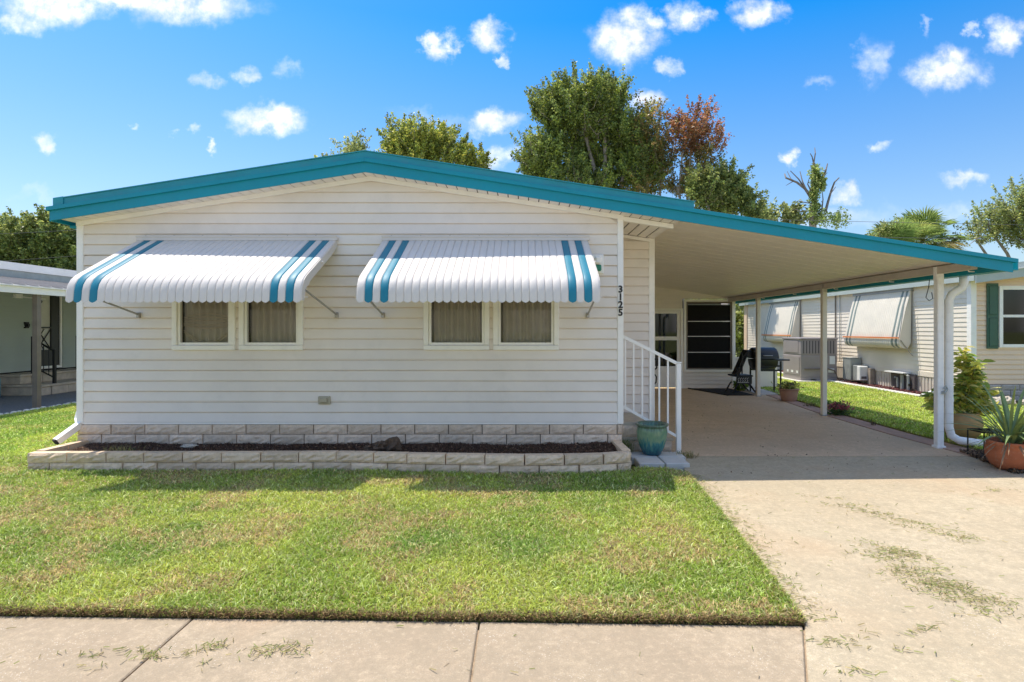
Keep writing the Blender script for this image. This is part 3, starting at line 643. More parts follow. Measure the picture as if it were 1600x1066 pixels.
door = part('storage_door', TRIM, house, lambda m: [m.box(3.50, 3.60, YE-.02, YE+.03, .03, 2.09), m.box(4.19, 4.28, YE-.02, YE+.03, .03, 2.09), m.box(3.6, 4.19, YE-.02, YE+.03, 2.02, 2.09), m.box(3.6, 4.19, YE-.02, YE+.03, 1.30, 1.40), m.box(3.6, 4.19, YE-.018, YE+.03, .03, .60)])
part('upper_pane', DGLASS, door, lambda m: m.box(3.59, 4.2, YE, YE+.006, 1.39, 2.03)); part('lower_pane', DGLASS, door, lambda m: m.box(3.59, 4.2, YE, YE+.006, .59, 1.31))
part('frame', CREAM, door, lambda m: [m.box(3.44, 3.498, YE-.05, YE+.05, 0, 2.16), m.box(4.282, 4.345, YE-.05, YE+.05, 0, 2.16), m.box(3.498, 4.282, YE-.05, YE+.05, 2.095, 2.16)])
jw = part('jalousie_window', CREAM, house, lambda m: [m.box(4.37, 4.43, YE-.05, YE+.04, .45, 2.40), m.box(5.67, 5.73, YE-.052, YE+.04, .45, 2.40), m.box(4.43, 5.67, YE-.05, YE+.04, 2.34, 2.40), m.box(4.43, 5.67, YE-.05, YE+.04, .45, .51)])
part('inner_frame', LDARK, jw, lambda m: [m.box(4.432, 4.475, YE-.03, YE+.03, .512, 2.338), m.box(5.625, 5.668, YE-.03, YE+.03, .512, 2.338), m.box(4.475, 5.625, YE-.03, YE+.03, 2.29, 2.338), m.box(4.475, 5.625, YE-.03, YE+.03, .512, .55)])
for z0, z1 in ((.55, .965), (.985, 1.395), (1.415, 1.80), (1.82, 2.25)):
    part('pane', mat('screen_black', (.010, .009, .008), .7, .3, 14, spec=.15), jw, lambda m: m.box(4.477, 5.623, YE, YE+.01, z0, z1))
    part('bar', TRIM if z1 < 2.2 else GALV, jw, lambda m: m.box(4.477, 5.623, YE-.028, YE+.012, z1+.002, z1+.018))
part('storage_lining', DARK, house, lambda m: [m.box(1.95, 5.7, YE+.9, YE+.95, 0, 2.4)])
part('storage_side_wall', SIDING, house, lambda m: m.box(5.70, 5.75, YE+.09, YB-.35, 0, 2.40))
part('low_wall', SIDING, house, lambda m: [m.box(5.765, 6.9, YE+.0, YE+.05, 0, .80), m.box(5.765, 6.9, YE-.02, YE+.07, .80, .84)])
# steps, landing, pavers and railing
stp = thing('entry_steps', 'two step entry of tan blocks beside the glazed pot', 'steps', (1.6, 7.6, 0))
TREAD = mat('step_tread', (.55, .48, .38), .9, .1, 8, .3, 70)
part('core', MORTAR, stp, lambda m: [m.box(1.275, 1.93, 7.30, 8.07, 0, .15), m.box(1.275, 1.60, 7.31, 8.07, .15, .345)])
part('tread', TREAD, stp, lambda m: m.box(1.264, 1.96, 7.25, 8.08, .155, .20, bev=.008)); part('landing_slab', TREAD, stp, lambda m: m.box(1.264, 1.63, 7.26, 8.08, .35, .395, bev=.008))
for (a, b, z0) in ((1.268, 1.60, .0), (1.605, 1.94, .0), (1.268, 1.61, .203)):
    place('block', rock_block('block', b-a-.006, .148, .06, BLOCK, int(a*100+z0*77)), stp, ((a+b)/2, 7.285, z0+.002))
pv = thing('stepping_pavers', 'pale square pavers under the glazed pot', 'pavers', (1.5, 6.8, 0))
for (x0, x1, y0, y1) in ((1.33, 1.66, 6.83, 7.13), (1.67, 2.0, 6.84, 7.13), (1.36, 1.66, 6.50, 6.82), (1.67, 1.95, 6.50, 6.83)): part('paver', PAVER, pv, lambda m: m.box(x0, x1-.006, y0, y1-.006, -.05, .045, bev=.008))
rl = thing('handrail', 'white metal handrail with balusters beside the entry steps', 'railing', (1.65, 7.2, 0))
YH = 7.22; s_ = YH/F
def rz(px, top): t = (px-973)/(1060-973); return EYE - ((525+t*44 if top else 634+t*49) - VY)*s_
part('newel_post', TRIM, rl, lambda m: [m.box(2.01-.03, 2.01+.03, YH-.03, YH+.03, .0, 1.155, bev=.006), m.box(2.01-.036, 2.01+.036, YH-.036, YH+.036, 1.157, 1.175, bev=.006)])
part('top_rail', TRIM, rl, lambda m: m.tube([((973-VX)*s_-.03, YH, rz(971, True)), ((1057-VX)*s_, YH, rz(1057, True))], .028, 4, True, True))
part('bottom_rail', TRIM, rl, lambda m: m.tube([((973-VX)*s_-.03, YH, rz(971, False)), ((1057-VX)*s_, YH, rz(1057, False))], .024, 4, True, True))
for px in (977, 990, 1003.5, 1016.5, 1030, 1043.5):
    X = (px-VX)*s_; part('baluster', TRIM, rl, lambda m: m.box(X-.010, X+.010, YH-.010, YH+.010, rz(px, False)+.0, rz(px, True)))
# glazed pot
def glaze():
    m, nt, b, out = new_mat('blue_green_glaze'); p = pos(nt); sp = nd(nt, 'ShaderNodeSeparateXYZ'); nt.links.new(p, sp.inputs[0])
    mp = nd(nt, 'ShaderNodeMapping'); mp.inputs['Scale'].default_value = (26, 26, 5); nt.links.new(p, mp.inputs[0]); n = tnoise(nt, mp.outputs[0], 1, 5, .6)
    a = nd(nt, 'ShaderNodeMath', operation='MULTIPLY_ADD'); nt.links.new(n, a.inputs[0]); a.inputs[1].default_value = .34; nt.links.new(sp.outputs[2], a.inputs[2])
    cr = nd(nt, 'ShaderNodeValToRGB'); nt.links.new(ramp(nt, a.outputs[0], .12, .62), cr.inputs[0]); e = cr.color_ramp.elements
    e[0].position = 0; e[0].color = (.02, .08, .10, 1); e[1].position = 1; e[1].color = (.09, .13, .085, 1)
    for q, c in ((.25, (.016, .085, .125, 1)), (.45, (.05, .20, .19, 1)), (.62, (.22, .33, .19, 1)), (.80, (.13, .25, .15, 1)), (.9, (.08, .14, .09, 1))):
        k = e.new(q); k.color = c
    nt.links.new(cr.outputs[0], b.inputs['Base Color']); b.inputs['Roughness'].default_value = .16; b.inputs['Specular IOR Level'].default_value = .6; return m
gp = thing('glazed_pot', 'blue green glazed ceramic pot standing on pavers by the steps', 'pot', (1.615, 6.98, .045))
part('bowl', glaze(), gp, lambda m: m.lathe((1.615, 6.98, .045), [(0, .0), (.100, .0), (.115, .015), (.152, .10), (.180, .20), (.188, .28), (.180, .335), (.176, .35), (.198, .358), (.204, .372), (.198, .386), (.178, .383), (.168, .36), (.165, .31), (0, .31)], 40), smooth=True)
part('soil', SOIL, gp, lambda m: m.lathe((1.615, 6.98, .355), [(.166, 0), (.12, .012), (0, .02)], 20))
def chips_at(name, xs, ys, zs, sz, cols, mt):
    n = len(xs); q = rng.normal(0, 1, (n, 3)); q /= np.linalg.norm(q, axis=1)[:, None]; t = rng.normal(0, 1, (n, 3)); t -= q*(t*q).sum(1)[:, None]; t /= np.linalg.norm(t, axis=1)[:, None]; b = np.cross(q, t)
    c = np.stack([xs, ys, zs], 1); L_ = (sz*(.6+.9*rng.random(n)))[:, None]; w = L_*(.25+.3*rng.random((n,1))); h = L_*.14
    cor = [c+t*L_+q*h*0, c-t*L_, c+b*w, c-b*w, c+q*h*1.5, c-q*h*1.5]
    v = np.stack(cor, 1); base = np.arange(n)[:, None]*6
    f = np.concatenate([base+np.array([i]) for i in ([0,2,4],[2,1,4],[1,3,4],[3,0,4],[2,0,5],[1,2,5],[3,1,5],[0,3,5])], 1).reshape(-1)
    return fast_mesh(name, v.reshape(-1,3), [(3, f)], mt, np.repeat(cols, 6, 0))
# raised bed
bed = thing('planting_bed', 'raised bed of tan blocks filled with dark mulch below the windows', 'planting bed', (-2.1, 6.5, 0))
BH2 = .100
def bed_top(x): return .235 + .0*x
pl_ = BEDF
def along(pts, step):
    out = []; acc = [0]
    for a, b in zip(pts[:-1], pts[1:]): acc.append(acc[-1] + math.dist(a, b))
    n = max(1, round(acc[-1]/step)); 
    def at(s):
        for i in range(len(pts)-1):
            if s <= acc[i+1] + 1e-9: t = (s-acc[i])/(acc[i+1]-acc[i]); return (pts[i][0]+(pts[i+1][0]-pts[i][0])*t, pts[i][1]+(pts[i+1][1]-pts[i][1])*t)
        return pts[-1]
    return at, acc[-1]
at, Ltot = along(pl_, .43)
def lay(at, L, off, z0, h, w, seed):
    s = 0; r = random.Random(seed); first = True
    while s < L-.02:
        e = min(L, s + (w*off if first and off else w*r.choice((1, 1, 1, .97, .88)))); first = False
        if L - e < .08: e = L
        a, b = at(s), at(e); ln_ = math.dist(a, b)
        me = rock_block('block', ln_-.007, h-.005, .11, BEDBLOCK, r.randint(0, 9999), .014)
        o = place('block', me, bed, ((a[0]+b[0])/2, (a[1]+b[1])/2+.06+r.uniform(-.006,.006), z0+.002)); o.rotation_euler.z = math.atan2(b[1]-a[1], b[0]-a[0]) + r.uniform(-.008, .008); o.rotation_euler.y = r.uniform(-.008, .008)
        s = e
lay(at, Ltot, .55, .0, .116, .43, 5); lay(at, Ltot, 1, .116, .112, .43, 8)
lat, ll = along([(-5.40, 7.0), (-5.44, 6.30)], .43); lay(lat, ll, .6, .0, .116, .38, 3); lay(lat, ll, 1, .116, .112, .38, 4)
rat, rl_ = along([(1.19, 6.32), (1.16, 6.97)], .43); lay(rat, rl_, .6, 0, .116, .38, 13); lay(rat, rl_, 1, .116, .112, .38, 14)
def mulch_z(x, y): return .122 + .05*fbm(x, y, 2.2, 71) + .02*fbm(x, y, 9, 75) + np.clip(y-6.6, 0, .5)*.06
gx, gy = np.meshgrid(np.linspace(-5.33, 1.13, 130), np.linspace(0, 1, 18)); by = bedfront(gx)+.10; gyy = by + (YW-.045-by)*gy; gz = mulch_z(gx, gyy)
mv = np.stack([gx, gyy, gz], -1).reshape(-1, 3); idx = np.arange(130*18).reshape(18, 130)
mq = np.stack([idx[:-1,:-1], idx[:-1,1:], idx[1:,1:], idx[1:,:-1]], -1).reshape(-1)
me = fast_mesh('soil', mv - np.array(ORG[bed.name]), [(4, mq)], SOIL); so_ = link('soil', me, bed)
n = 17000; x = rng.uniform(-5.32, 1.12, n); t = rng.random(n); b0 = bedfront(x)+.11; y = b0 + (YW-.05-b0)*t; z = mulch_z(x, y)+.006*rng.random(n)
cols = np.where(rng.random((n,1)) < .9, np.array([.150,.082,.052]), np.array([.36,.24,.16]))*(.45+1.1*rng.random((n,1)))
lf = x < -4.85; cols[lf] = cols[lf]*.5 + np.array([.20,.125,.08])*.5*(.5+.9*rng.random((lf.sum(),1)))
me = chips_at('mulch', x-ORG[bed.name].x, y-ORG[bed.name].y, z, .020, cols, LEAF); mo = link('mulch', me, bed); mo['kind'] = 'stuff'
def lump(m, c, r, seed, sx=1, sy=1, sz=1, n=14):
    prof = []
    for j in range(8):
        a = math.pi*j/7
        prof.append((math.sin(a), -math.cos(a)))
    b = len(m.v); m.lathe((0,0,0), prof, n)
    for i in range(b, len(m.v)):
        v = Vector(m.v[i]); k = 1 + .55*mnoise.noise(v*1.7 + Vector((seed*3.1, 0, 0))) + .3*mnoise.noise(v*4.5 + Vector((0, seed, 0)))
        m.v[i] = (c[0]+v.x*r*sx*k, c[1]+v.y*r*sy*k, c[2]+v.z*r*sz*k)
CLOD = mat('root_clod', (.13, .085, .055), .98, .4, 25, 1.0, 60)
cl = thing('root_stump', 'dark brown dug up root clump on the mulch', 'root clump', (-1.66, 6.62, .16))
part('clod', CLOD, cl, lambda m: [lump(m, (-1.52, 6.62, .24), .085, 1, 1.2, 1, .9), lump(m, (-1.66, 6.60, .22), .075, 2, 1.1, 1, .7), lump(m, (-1.80, 6.60, .195), .05, 4, 1, 1, .8), lump(m, (-1.60, 6.58, .26), .05, 6, 1.4, .7, .6)])
stone = thing('flat_stone', 'pale flat stone lying on the mulch', 'stone', (-4.0, 6.75, .15)); part('rock', STONE, stone, lambda m: lump(m, (-4.0, 6.78, .188), .055, 9, 1.6, .8, .45))
sh = thing('white_pebble', 'small white pebble beside the root clump', 'stone', (-1.75, 6.4, .14)); part('rock', PUMICE, sh, lambda m: lump(m, (-1.78, 6.40, .172), .028, 12, 1.3, 1, .7))
# weed tuft in the bed and weeds round steps
def tuft(c, n, r, h, pal, name, label, w=.006, lean=.7):
    x = c[0]+rng.normal(0, r, n); y = c[1]+rng.normal(0, r*.7, n); z = np.full(n, c[2]); pc = np.array(pal)[rng.integers(0, len(pal), n)]*(.6+.8*rng.random((n,1)))
    o = blades(name, x-c[0], y-c[1], z-c[2], h*(.5+.7*rng.random(n)), np.full(n, w), lean*(.4+.6*rng.random(n)), pc, GRASS, label); o.location = c; o['category'] = 'weed'; del o['kind']; return o
tuft((-4.62, 6.48, .15), 110, .09, .13, [(.22,.26,.07),(.35,.30,.12)], 'grass_weed', 'small grass weed growing in the mulch bed')
tuft((1.29, 7.12, .04), 160, .05, .20, [(.10,.17,.03),(.22,.22,.07)], 'step_weed', 'weeds between the bed and the entry steps')
tuft((2.03, 7.02, .0), 120, .07, .10, [(.15,.18,.05),(.3,.24,.1)], 'post_weed', 'weeds at the foot of the handrail post')
tuft((-5.53, 6.98, .03), 120, .06, .16, [(.10,.19,.03),(.16,.22,.05)], 'corner_weed', 'tall grass under the left downspout')

# ------------------------------------------------------------------ window awnings
PROF = [(6.985, 2.700), (6.75, 2.574), (6.5, 2.440), (6.25, 2.306), (6.05, 2.199), (5.97, 2.155), (5.915, 2.110), (5.878, 2.055), (5.858, 1.99), (5.848, 1.895)]
def slat(m, x0, w, prof, h=.017, scal=.030):
    k = 7; vs = []; n = len(prof)
    for j, (yy, zz) in enumerate(prof):
        a = prof[max(j-1, 0)]; b = prof[min(j+1, n-1)]; t = Vector((0, b[0]-a[0], b[1]-a[1])).normalized(); nr = Vector((0, t.z, -t.y)); nr = nr if nr.z > 0 or (abs(nr.z) < .3 and nr.y < 0) else -nr
        for i in range(k):
            u = i/(k-1); u = (0, .05, .16, .5, .84, .95, 1)[i]; hh = .012*(0, .72, .97, 1.08, .97, .72, 0)[i]; p = Vector((x0+w*u, yy, zz)) + nr*hh
            if j == n-1: p.z -= scal*math.sin(math.pi*u)**.7 if 0 < i < k-1 else 0
            vs.append(p)
    m.add(vs, [(j*k+i, j*k+i+1, (j+1)*k+i+1, (j+1)*k+i) for j in range(n-1) for i in range(k-1)])
def awning(name, label, x0, x1, n, blue):
    t = thing(name, label, 'awning', ((x0+x1)/2, YW-.02, 2.7), 'striped window awnings'); w = (x1-x0)/n
    for i in range(n):
        m = MB(); slat(m, x0+i*w, w, PROF); o = m.build('slat', ATEAL if i in blue else AWHITE, t, True)
    part('header_rail', AWHITE, t, lambda m: [m.box(x0-.01, x1+.02, YW-.075, YW-.017, 2.685, 2.735, bev=.005), m.box(x0-.01, x1+.02, YW-.085, YW-.075, 2.728, 2.742)])
    part('front_bar', AWHITE, t, lambda m: m.tube([(x0, 5.90, 1.955), (x1, 5.90, 1.955)], .014, 6))
    part('cross_bar', AWHITE, t, lambda m: m.tube([(x0, 6.3, 2.31), (x1, 6.3, 2.31)], .012, 6))
    for X in (x0-.003, x1+.003):
        def side(m, X=X):
            a = PROF; low = [(y + (.035 if j < 5 else .075), z-.085 if j < 6 else z - .06 + (.02 if j > 7 else 0)) for j, (y, z) in enumerate(a)]; low[0] = (6.985, 2.62); low[-1] = (5.93, 1.90)
            m.prism([p for p in a] + [p for p in low[::-1]], 'x', X-.003, X+.003)
        part('side_panel', AWHITE, t, side)
        part('support_arm', ALU, t, lambda m: [m.tube([(X, 5.94, 2.01), (X, YW-.04, 1.775)], .012, 8)])
        part('arm_bracket', ALU, t, lambda m: m.box(X-.018, X+.018, YW-.06, YW-.012, 1.735, 1.80, bev=.004))
        part('thumb_screw', AWHITE, t, lambda m: [m.tube([(X-.03, 5.93, 1.93), (X+.035, 5.93, 1.93)], .008, 6), m.tube([(X-.02, 6.42, 2.36), (X+.03, 6.42, 2.36)], .014, 6)])
    for k in range(7):
        X = x0 + (x1-x0)*(k+.3)/7; part('screw', ALU, t, lambda m: m.box(X-.006, X+.006, YW-.07, YW-.05, 2.742, 2.750))
awning('window_awning', 'white awning with teal stripes near the left house corner', -4.733, -2.290, 30, (1, 3, 26, 28))
awning('window_awning', 'white awning with teal stripes next to the house number', -1.712, .815, 31, (1, 3, 27, 29))
# ------------------------------------------------------------------ plants and pots
def leaves_arr(c, d, L_, w, droop=.15):
    """arrays of pointed leaves: centre base c, direction d (n,3), length, width -> verts (n,6,3)"""
    n = len(c); d = d/np.linalg.norm(d, axis=1)[:, None]; r = rng.normal(0, 1, (n,3)); s = np.cross(d, r); s /= np.linalg.norm(s, axis=1)[:, None]+1e-9
    L_ = L_[:, None]; w = w[:, None]; down = np.array([0,0,-1.0])
    m1 = c + d*L_*.35; m2 = c + d*L_*.7 + down*L_*droop*.4; tip = c + d*L_ + down*L_*droop
    return np.stack([c, m1+s*w*.5, m2+s*w*.42, tip, m2-s*w*.42, m1-s*w*.5], 1)
def leaf_obj(name, V, cols, parent, mt=LEAF):
    n = len(V); me = fast_mesh(name, (V - np.array(ORG[parent.name])).reshape(-1,3), [(6, np.arange(n*6))], mt, np.repeat(cols, 6, 0)); return link(name, me, parent)
def quad_leaves(c, size, cols_, name, parent, mt=LEAF):
    n = len(c); d = rng.normal(0, 1, (n,3)); d[:, 2] = d[:, 2]*.8; d /= np.linalg.norm(d, axis=1)[:, None]; r = rng.normal(0, 1, (n,3)); s = np.cross(d, r); s /= np.linalg.norm(s, axis=1)[:, None]+1e-9
    sz = size[:, None]; v = np.stack([c-d*sz*.5, c+s*sz*.30, c+d*sz*.5, c-s*sz*.30], 1)
    me = fast_mesh(name, (v - np.array(ORG[parent.name])).reshape(-1,3), [(4, np.arange(n*4))], mt, np.repeat(cols_, 4, 0)); return link(name, me, parent)
def pot_prof(r, h, rim=.03): return [(0, 0), (r*.72, 0), (r*.78, .02), (r*.95, h*.8), (r*.96, h-rim), (r*1.05, h-rim), (r*1.06, h), (r*.94, h), (r*.9, h-.04), (0, h-.05)]
# terracotta pot with strap leaves
c = Vector((5.58, 6.42, 0)); tp = thing('strap_leaf_plant', 'spiky strap leaved plant in a round terracotta pot by the driveway', 'plant', c)
part('pot', TERRA, tp, lambda m: m.lathe(c, [(0, 0), (.13, 0), (.19, .05), (.235, .14), (.24, .22), (.225, .29), (.235, .30), (.23, .325), (.205, .32), (.2, .28), (0, .27)], 32), smooth=True)
part('soil', SOIL, tp, lambda m: m.lathe((c.x, c.y, .275), [(.2, 0), (.1, .02), (0, .03)], 16))
def strap(m, base, az, L_, rise, w, n=8):
    pts = []; 
    for i in range(n+1):
        t = i/n; r = L_*(t*.55 + .45*t*t*.9)*(1.05-rise*.55); z = L_*(rise*1.25*t - (1.05-rise)*.75*t*t)
        pts.append(Vector((base.x+math.cos(az)*r, base.y+math.sin(az)*r, base.z+z)))
    sd = Vector((-math.sin(az), math.cos(az), 0)); vs = []
    for i, p in enumerate(pts):
        t = i/n; ww = w*(.55+.9*t*(1-t)*2)*(1-t**5) + .0005; up = Vector((0,0,1))*ww*.35
        vs += [p-sd*ww+up, p, p+sd*ww+up]
    m.add(vs, [(3*i+j, 3*i+j+1, 3*i+4+j, 3*i+3+j) for i in range(n) for j in range(2)])
STRAP = mat('strap_leaf', (.20, .27, .09), .42, .25, 7); STRAPD = mat('dead_leaf', (.30, .20, .115), .8, .25, 7)
r_ = random.Random(4)
for i in range(58):
    az = r_.uniform(0, 6.283); part('leaf', STRAP, tp, lambda m: strap(m, Vector((c.x+.1*math.cos(az)*r_.random(), c.y+.1*math.sin(az)*r_.random(), .29)), az, r_.uniform(.5, .85), r_.uniform(.35, .85), r_.uniform(.013, .021)))
for i in range(12):
    az = r_.uniform(2.2, 4.6); part('dead_leaf', STRAPD, tp, lambda m: strap(m, Vector((c.x+.12*math.cos(az), c.y+.12*math.sin(az), .29)), az, r_.uniform(.35, .55), r_.uniform(.1, .35), .007))
# litter on the soil beside the drive
n = 2600; x = 5.35+np.abs(rng.normal(0, .45, n)); y = 6.2+rng.random(n)*1.1; k = x > np.interp(y, [6.2, 7.3], [5.42, 5.68]); x, y = x[k], y[k]; n = len(x)
cols = np.array([[.20,.13,.08],[.10,.065,.04],[.32,.22,.13]])[rng.integers(0,3,n)]*(.5+.9*rng.random((n,1)))
tag(link('leaf_litter', chips_at('leaf_litter', x, y, .012+.02*rng.random(n), .030, cols, LEAF)), 'dry leaf litter on the soil round the terracotta pot', 'litter', kind='stuff')
struct('soil_bed', MB().box(5.64, 7.2, 5.6, 7.25, -.2, .028), SOIL)
# tall variegated shrub in tan pot
c = Vector((6.33, 8.1, .02)); cp = thing('variegated_shrub', 'tall yellow green variegated shrub in a tan pot behind the post', 'shrub', c)
part('pot', TANPOT, cp, lambda m: m.lathe(c, [(0, 0), (.15, 0), (.22, .1), (.25, .22), (.225, .32), (.20, .36), (.21, .385), (.19, .385), (.17, .33), (0, .32)], 28), smooth=True)
stems = [((0, 0), (.05, .02, 1.28)), ((.05, 0), (-.30, .0, .62)), ((-.04, 0), (.30, .08, .60)), ((0, .03), (.02, -.1, .85)), ((.02, 0), (.16, -.06, .98)), ((0, 0), (-.12, .1, .72)), ((0, 0), (.38, -.1, .48)), ((0, 0), (-.50, -.05, .50)), ((0, 0), (-.42, .05, .66)), ((0, 0), (.20, .1, .80)), ((0, 0), (.12, -.12, 1.12)), ((0, 0), (.30, -.15, .72))]
V = []; 
def shrubstems(m):
    for (b, e) in stems: m.tube([(c.x+b[0], c.y+b[1], .33), (c.x+(b[0]+e[0])*.5, c.y+(b[1]+e[1])*.5, .33+(e[2]-.33)*.55), (c.x+e[0], c.y+e[1], e[2])], [.014, .010, .005], 6)
part('stem', BARK, cp, shrubstems)
cc, dd = [], []
for (b, e) in stems:
    k = int(170*(e[2])); t = rng.random(k)*.78+.22; px = c.x+b[0]+(e[0]-b[0])*t; py = c.y+b[1]+(e[1]-b[1])*t; pz = .33+(e[2]-.33)*t
    cc.append(np.stack([px, py, pz], 1)+rng.normal(0, .03, (k,3))); d = rng.normal(0, 1, (k,3)); d[:, 2] = np.abs(d[:, 2])*.35; dd.append(d)
cc = np.concatenate(cc); dd = np.concatenate(dd); n = len(cc)
cols = np.array([[.74,.66,.14],[.36,.45,.08],[.82,.76,.30],[.22,.33,.08],[.60,.60,.12]])[rng.integers(0,5,n)]*(.6+.6*rng.random((n,1)))
leaf_obj('foliage', leaves_arr(cc, dd, .11+.07*rng.random(n), .035+.02*rng.random(n), .25), cols, cp)
# iron plant stand
c = Vector((5.73, 6.95, .02)); ps = thing('plant_stand', 'small black wrought iron plant stand beside the terracotta pot', 'stand', c)
part('top_ring', BLACK, ps, lambda m: [m.box(c.x-.13, c.x+.15, c.y-.13, c.y-.12, .33, .35), m.box(c.x-.13, c.x+.15, c.y+.12, c.y+.13, .33, .35), m.box(c.x-.13, c.x-.12, c.y-.12, c.y+.12, .33, .35), m.box(c.x+.14, c.x+.15, c.y-.12, c.y+.12, .33, .35)] + [m.box(c.x-.12+k*.045, c.x-.114+k*.045, c.y-.12, c.y+.12, .34, .348) for k in range(1, 6)])
part('apron', BLACK, ps, lambda m: [m.box(c.x-.13, c.x+.15, c.y-.128, c.y-.12, .255, .265)] + [m.tube([(c.x-.11+k*.06, c.y-.124, .265), (c.x-.08+k*.06, c.y-.124, .33)], .004, 5) for k in range(4)])
for (a, b) in ((-.125, -.125), (.145, -.125), (-.125, .125), (.145, .125)): part('leg', BLACK, ps, lambda m: m.tube([(c.x+a, c.y+b, .34), (c.x+a, c.y+b, .02)], .008, 6))
# small pots along the carport
def potplant(name, label, c, r, h, pm, nl, ls, pal, spread, rise):
    t = thing(name, label, 'potted plant', c); part('pot', pm, t, lambda m: m.lathe(c, pot_prof(r, h), 26), smooth=True)
    k = nl; cc = np.stack([c[0]+rng.normal(0, spread, k), c[1]+rng.normal(0, spread, k), c[2]+h-.02+rng.random(k)*rise], 1); d = rng.normal(0, 1, (k,3)); d[:, 2] = np.abs(d[:, 2])
    leaf_obj('foliage', leaves_arr(cc, d, ls*(.6+.7*rng.random(k)), ls*.3*(.7+.6*rng.random(k)), .1), np.array(pal)[rng.integers(0, len(pal), k)]*(.6+.7*rng.random((k,1))), t); return t
potplant('succulent_pot', 'faded terracotta pot of small yellow green succulents by the rear post', (5.93, 12.5, .012), .205, .27, TERRAP, 260, .09, [(.26,.28,.06),(.13,.19,.04),(.38,.34,.1),(.12,.10,.07)], .10, .13)
t = thing('green_bush', 'small round bright green plant beside the black mat', 'plant', (5.72, 14.75, 0))
k = 500; d = rng.normal(0, 1, (k,3)); d /= np.linalg.norm(d, axis=1)[:, None]; cc = np.array([5.72, 14.72, .14]) + d*np.array([.13,.13,.13])*rng.random((k,1))**.3
leaf_obj('foliage', leaves_arr(cc, d+rng.normal(0,.4,(k,3)), .07+.05*rng.random(k), .02+.012*rng.random(k)), np.array([[.13,.24,.03],[.22,.30,.05],[.07,.14,.02]])[rng.integers(0,3,k)], t)
t = thing('red_flower_clump', 'low plant with dusty red flowers at the middle carport post', 'plant', (5.86, 10.45, 0))
k = 420; cc = np.array([5.86, 10.42, .10]) + rng.normal(0, 1, (k,3))*np.array([.10,.10,.07]); cc[:, 2] = np.maximum(cc[:, 2], .02); d = rng.normal(0, 1, (k,3)); d[:, 2] = np.abs(d[:, 2])
isr = (cc[:, 2] > .10) & (rng.random(k) < .75)
leaf_obj('foliage', leaves_arr(cc, d, .06+.04*rng.random(k), .02+.015*rng.random(k)), np.where(isr[:, None], np.array([.36,.09,.10]), np.array([.08,.14,.04]))*(.5+.9*rng.random((k,1))), t)
tuft((5.80, 9.3, .012), 14, .03, .16, [(.08,.09,.05),(.2,.13,.08)], 'edging_weed', 'thin dark weed sprouting from the concrete edging', .012, .8)
tuft((5.95, 11.6, .012), 60, .07, .12, [(.14,.15,.06),(.25,.18,.09)], 'curb_weed', 'weeds in the edging near the succulent pot', .008, .8)
# ------------------------------------------------------------------ mat, grill, chair
mt = thing('door_mat', 'black rubber mat in front of the storage wall', 'mat', (5.0, 14.5, .004))
part('pad', MAT_, mt, lambda m: m.prism([(4.45, 15.05), (5.55, 15.05), (5.60, 13.55), (4.95, 13.50)][::-1], 'z', .004, .018))
part('curled_edge', MAT_, mt, lambda m: m.tube([(4.45, 15.05, .02), (4.70, 14.4, .014), (4.95, 13.5, .012)], .016, 6))
gr = thing('barrel_grill', 'black barrel charcoal grill with side shelf behind the rear post', 'grill', (6.0, 14.0, 0))
gc = Vector((6.02, 14.05, .86))
def drum(m, cx, cy, cz, r, L_, a0, a1, n=18, caps=True):
    vs = []; xs_ = (-L_/2, -L_/2+.03, L_/2-.03, L_/2)
    for xo, k in zip(xs_, (.93, 1, 1, .93)):
        for i in range(n+1):
            a = a0+(a1-a0)*i/n; vs.append((cx+xo, cy+math.cos(a)*r*k, cz+math.sin(a)*r*k))
    fs = [(j*(n+1)+i, j*(n+1)+i+1, (j+1)*(n+1)+i+1, (j+1)*(n+1)+i) for j in range(3) for i in range(n)] + [tuple(range(n+1)), tuple(range(3*(n+1), 4*(n+1)))]
    m.add(vs, fs)
CHAR = mat('grill_black', (.020, .022, .024), .38, .2, 8)
part('firebox', CHAR, gr, lambda m: drum(m, gc.x, gc.y, gc.z-.01, .25, .56, math.pi, 2*math.pi), True); part('lid', CHAR, gr, lambda m: drum(m, gc.x, gc.y, gc.z+.01, .275, .58, 0, math.pi), True)
part('lid_handle', ALU, gr, lambda m: m.tube([(gc.x-.1, gc.y-.27, gc.z+.09), (gc.x-.1, gc.y-.32, gc.z+.09), (gc.x+.1, gc.y-.32, gc.z+.09), (gc.x+.1, gc.y-.27, gc.z+.09)], .010, 6))
part('shelf', BLACK, gr, lambda m: [m.box(gc.x+.29, gc.x+.58, gc.y-.2, gc.y+.2, gc.z-.04, gc.z-.005, bev=.006)])
for (a, b) in ((-.24, -.18), (.36, -.18), (-.24, .18), (.36, .18)): part('leg', BLACK, gr, lambda m: m.box(gc.x+a-.016, gc.x+a+.016, gc.y+b-.016, gc.y+b+.016, .01, gc.z-.05))
part('stretcher', BLACK, gr, lambda m: [m.box(gc.x-.224, gc.x+.344, gc.y-.19, gc.y-.17, gc.z-.30, gc.z-.26), m.box(gc.x-.224, gc.x+.344, gc.y+.17, gc.y+.19, gc.z-.30, gc.z-.26), m.box(gc.x-.224, gc.x+.344, gc.y-.19, gc.y-.165, gc.z-.19, gc.z-.15)])
slab('grill_pad', [(5.72, 13.62), (6.55, 13.62), (6.55, 14.95), (5.80, 14.95)], -.1, .028, PAVER)
ch = thing('iron_garden_chair', 'black cast iron garden chair with lattice apron beside the rear post', 'chair', (5.45, 14.1, .02))
hx, hy = 5.46, 14.15
def ibar(m, pts, r=.014): m.tube(pts, r, 6)
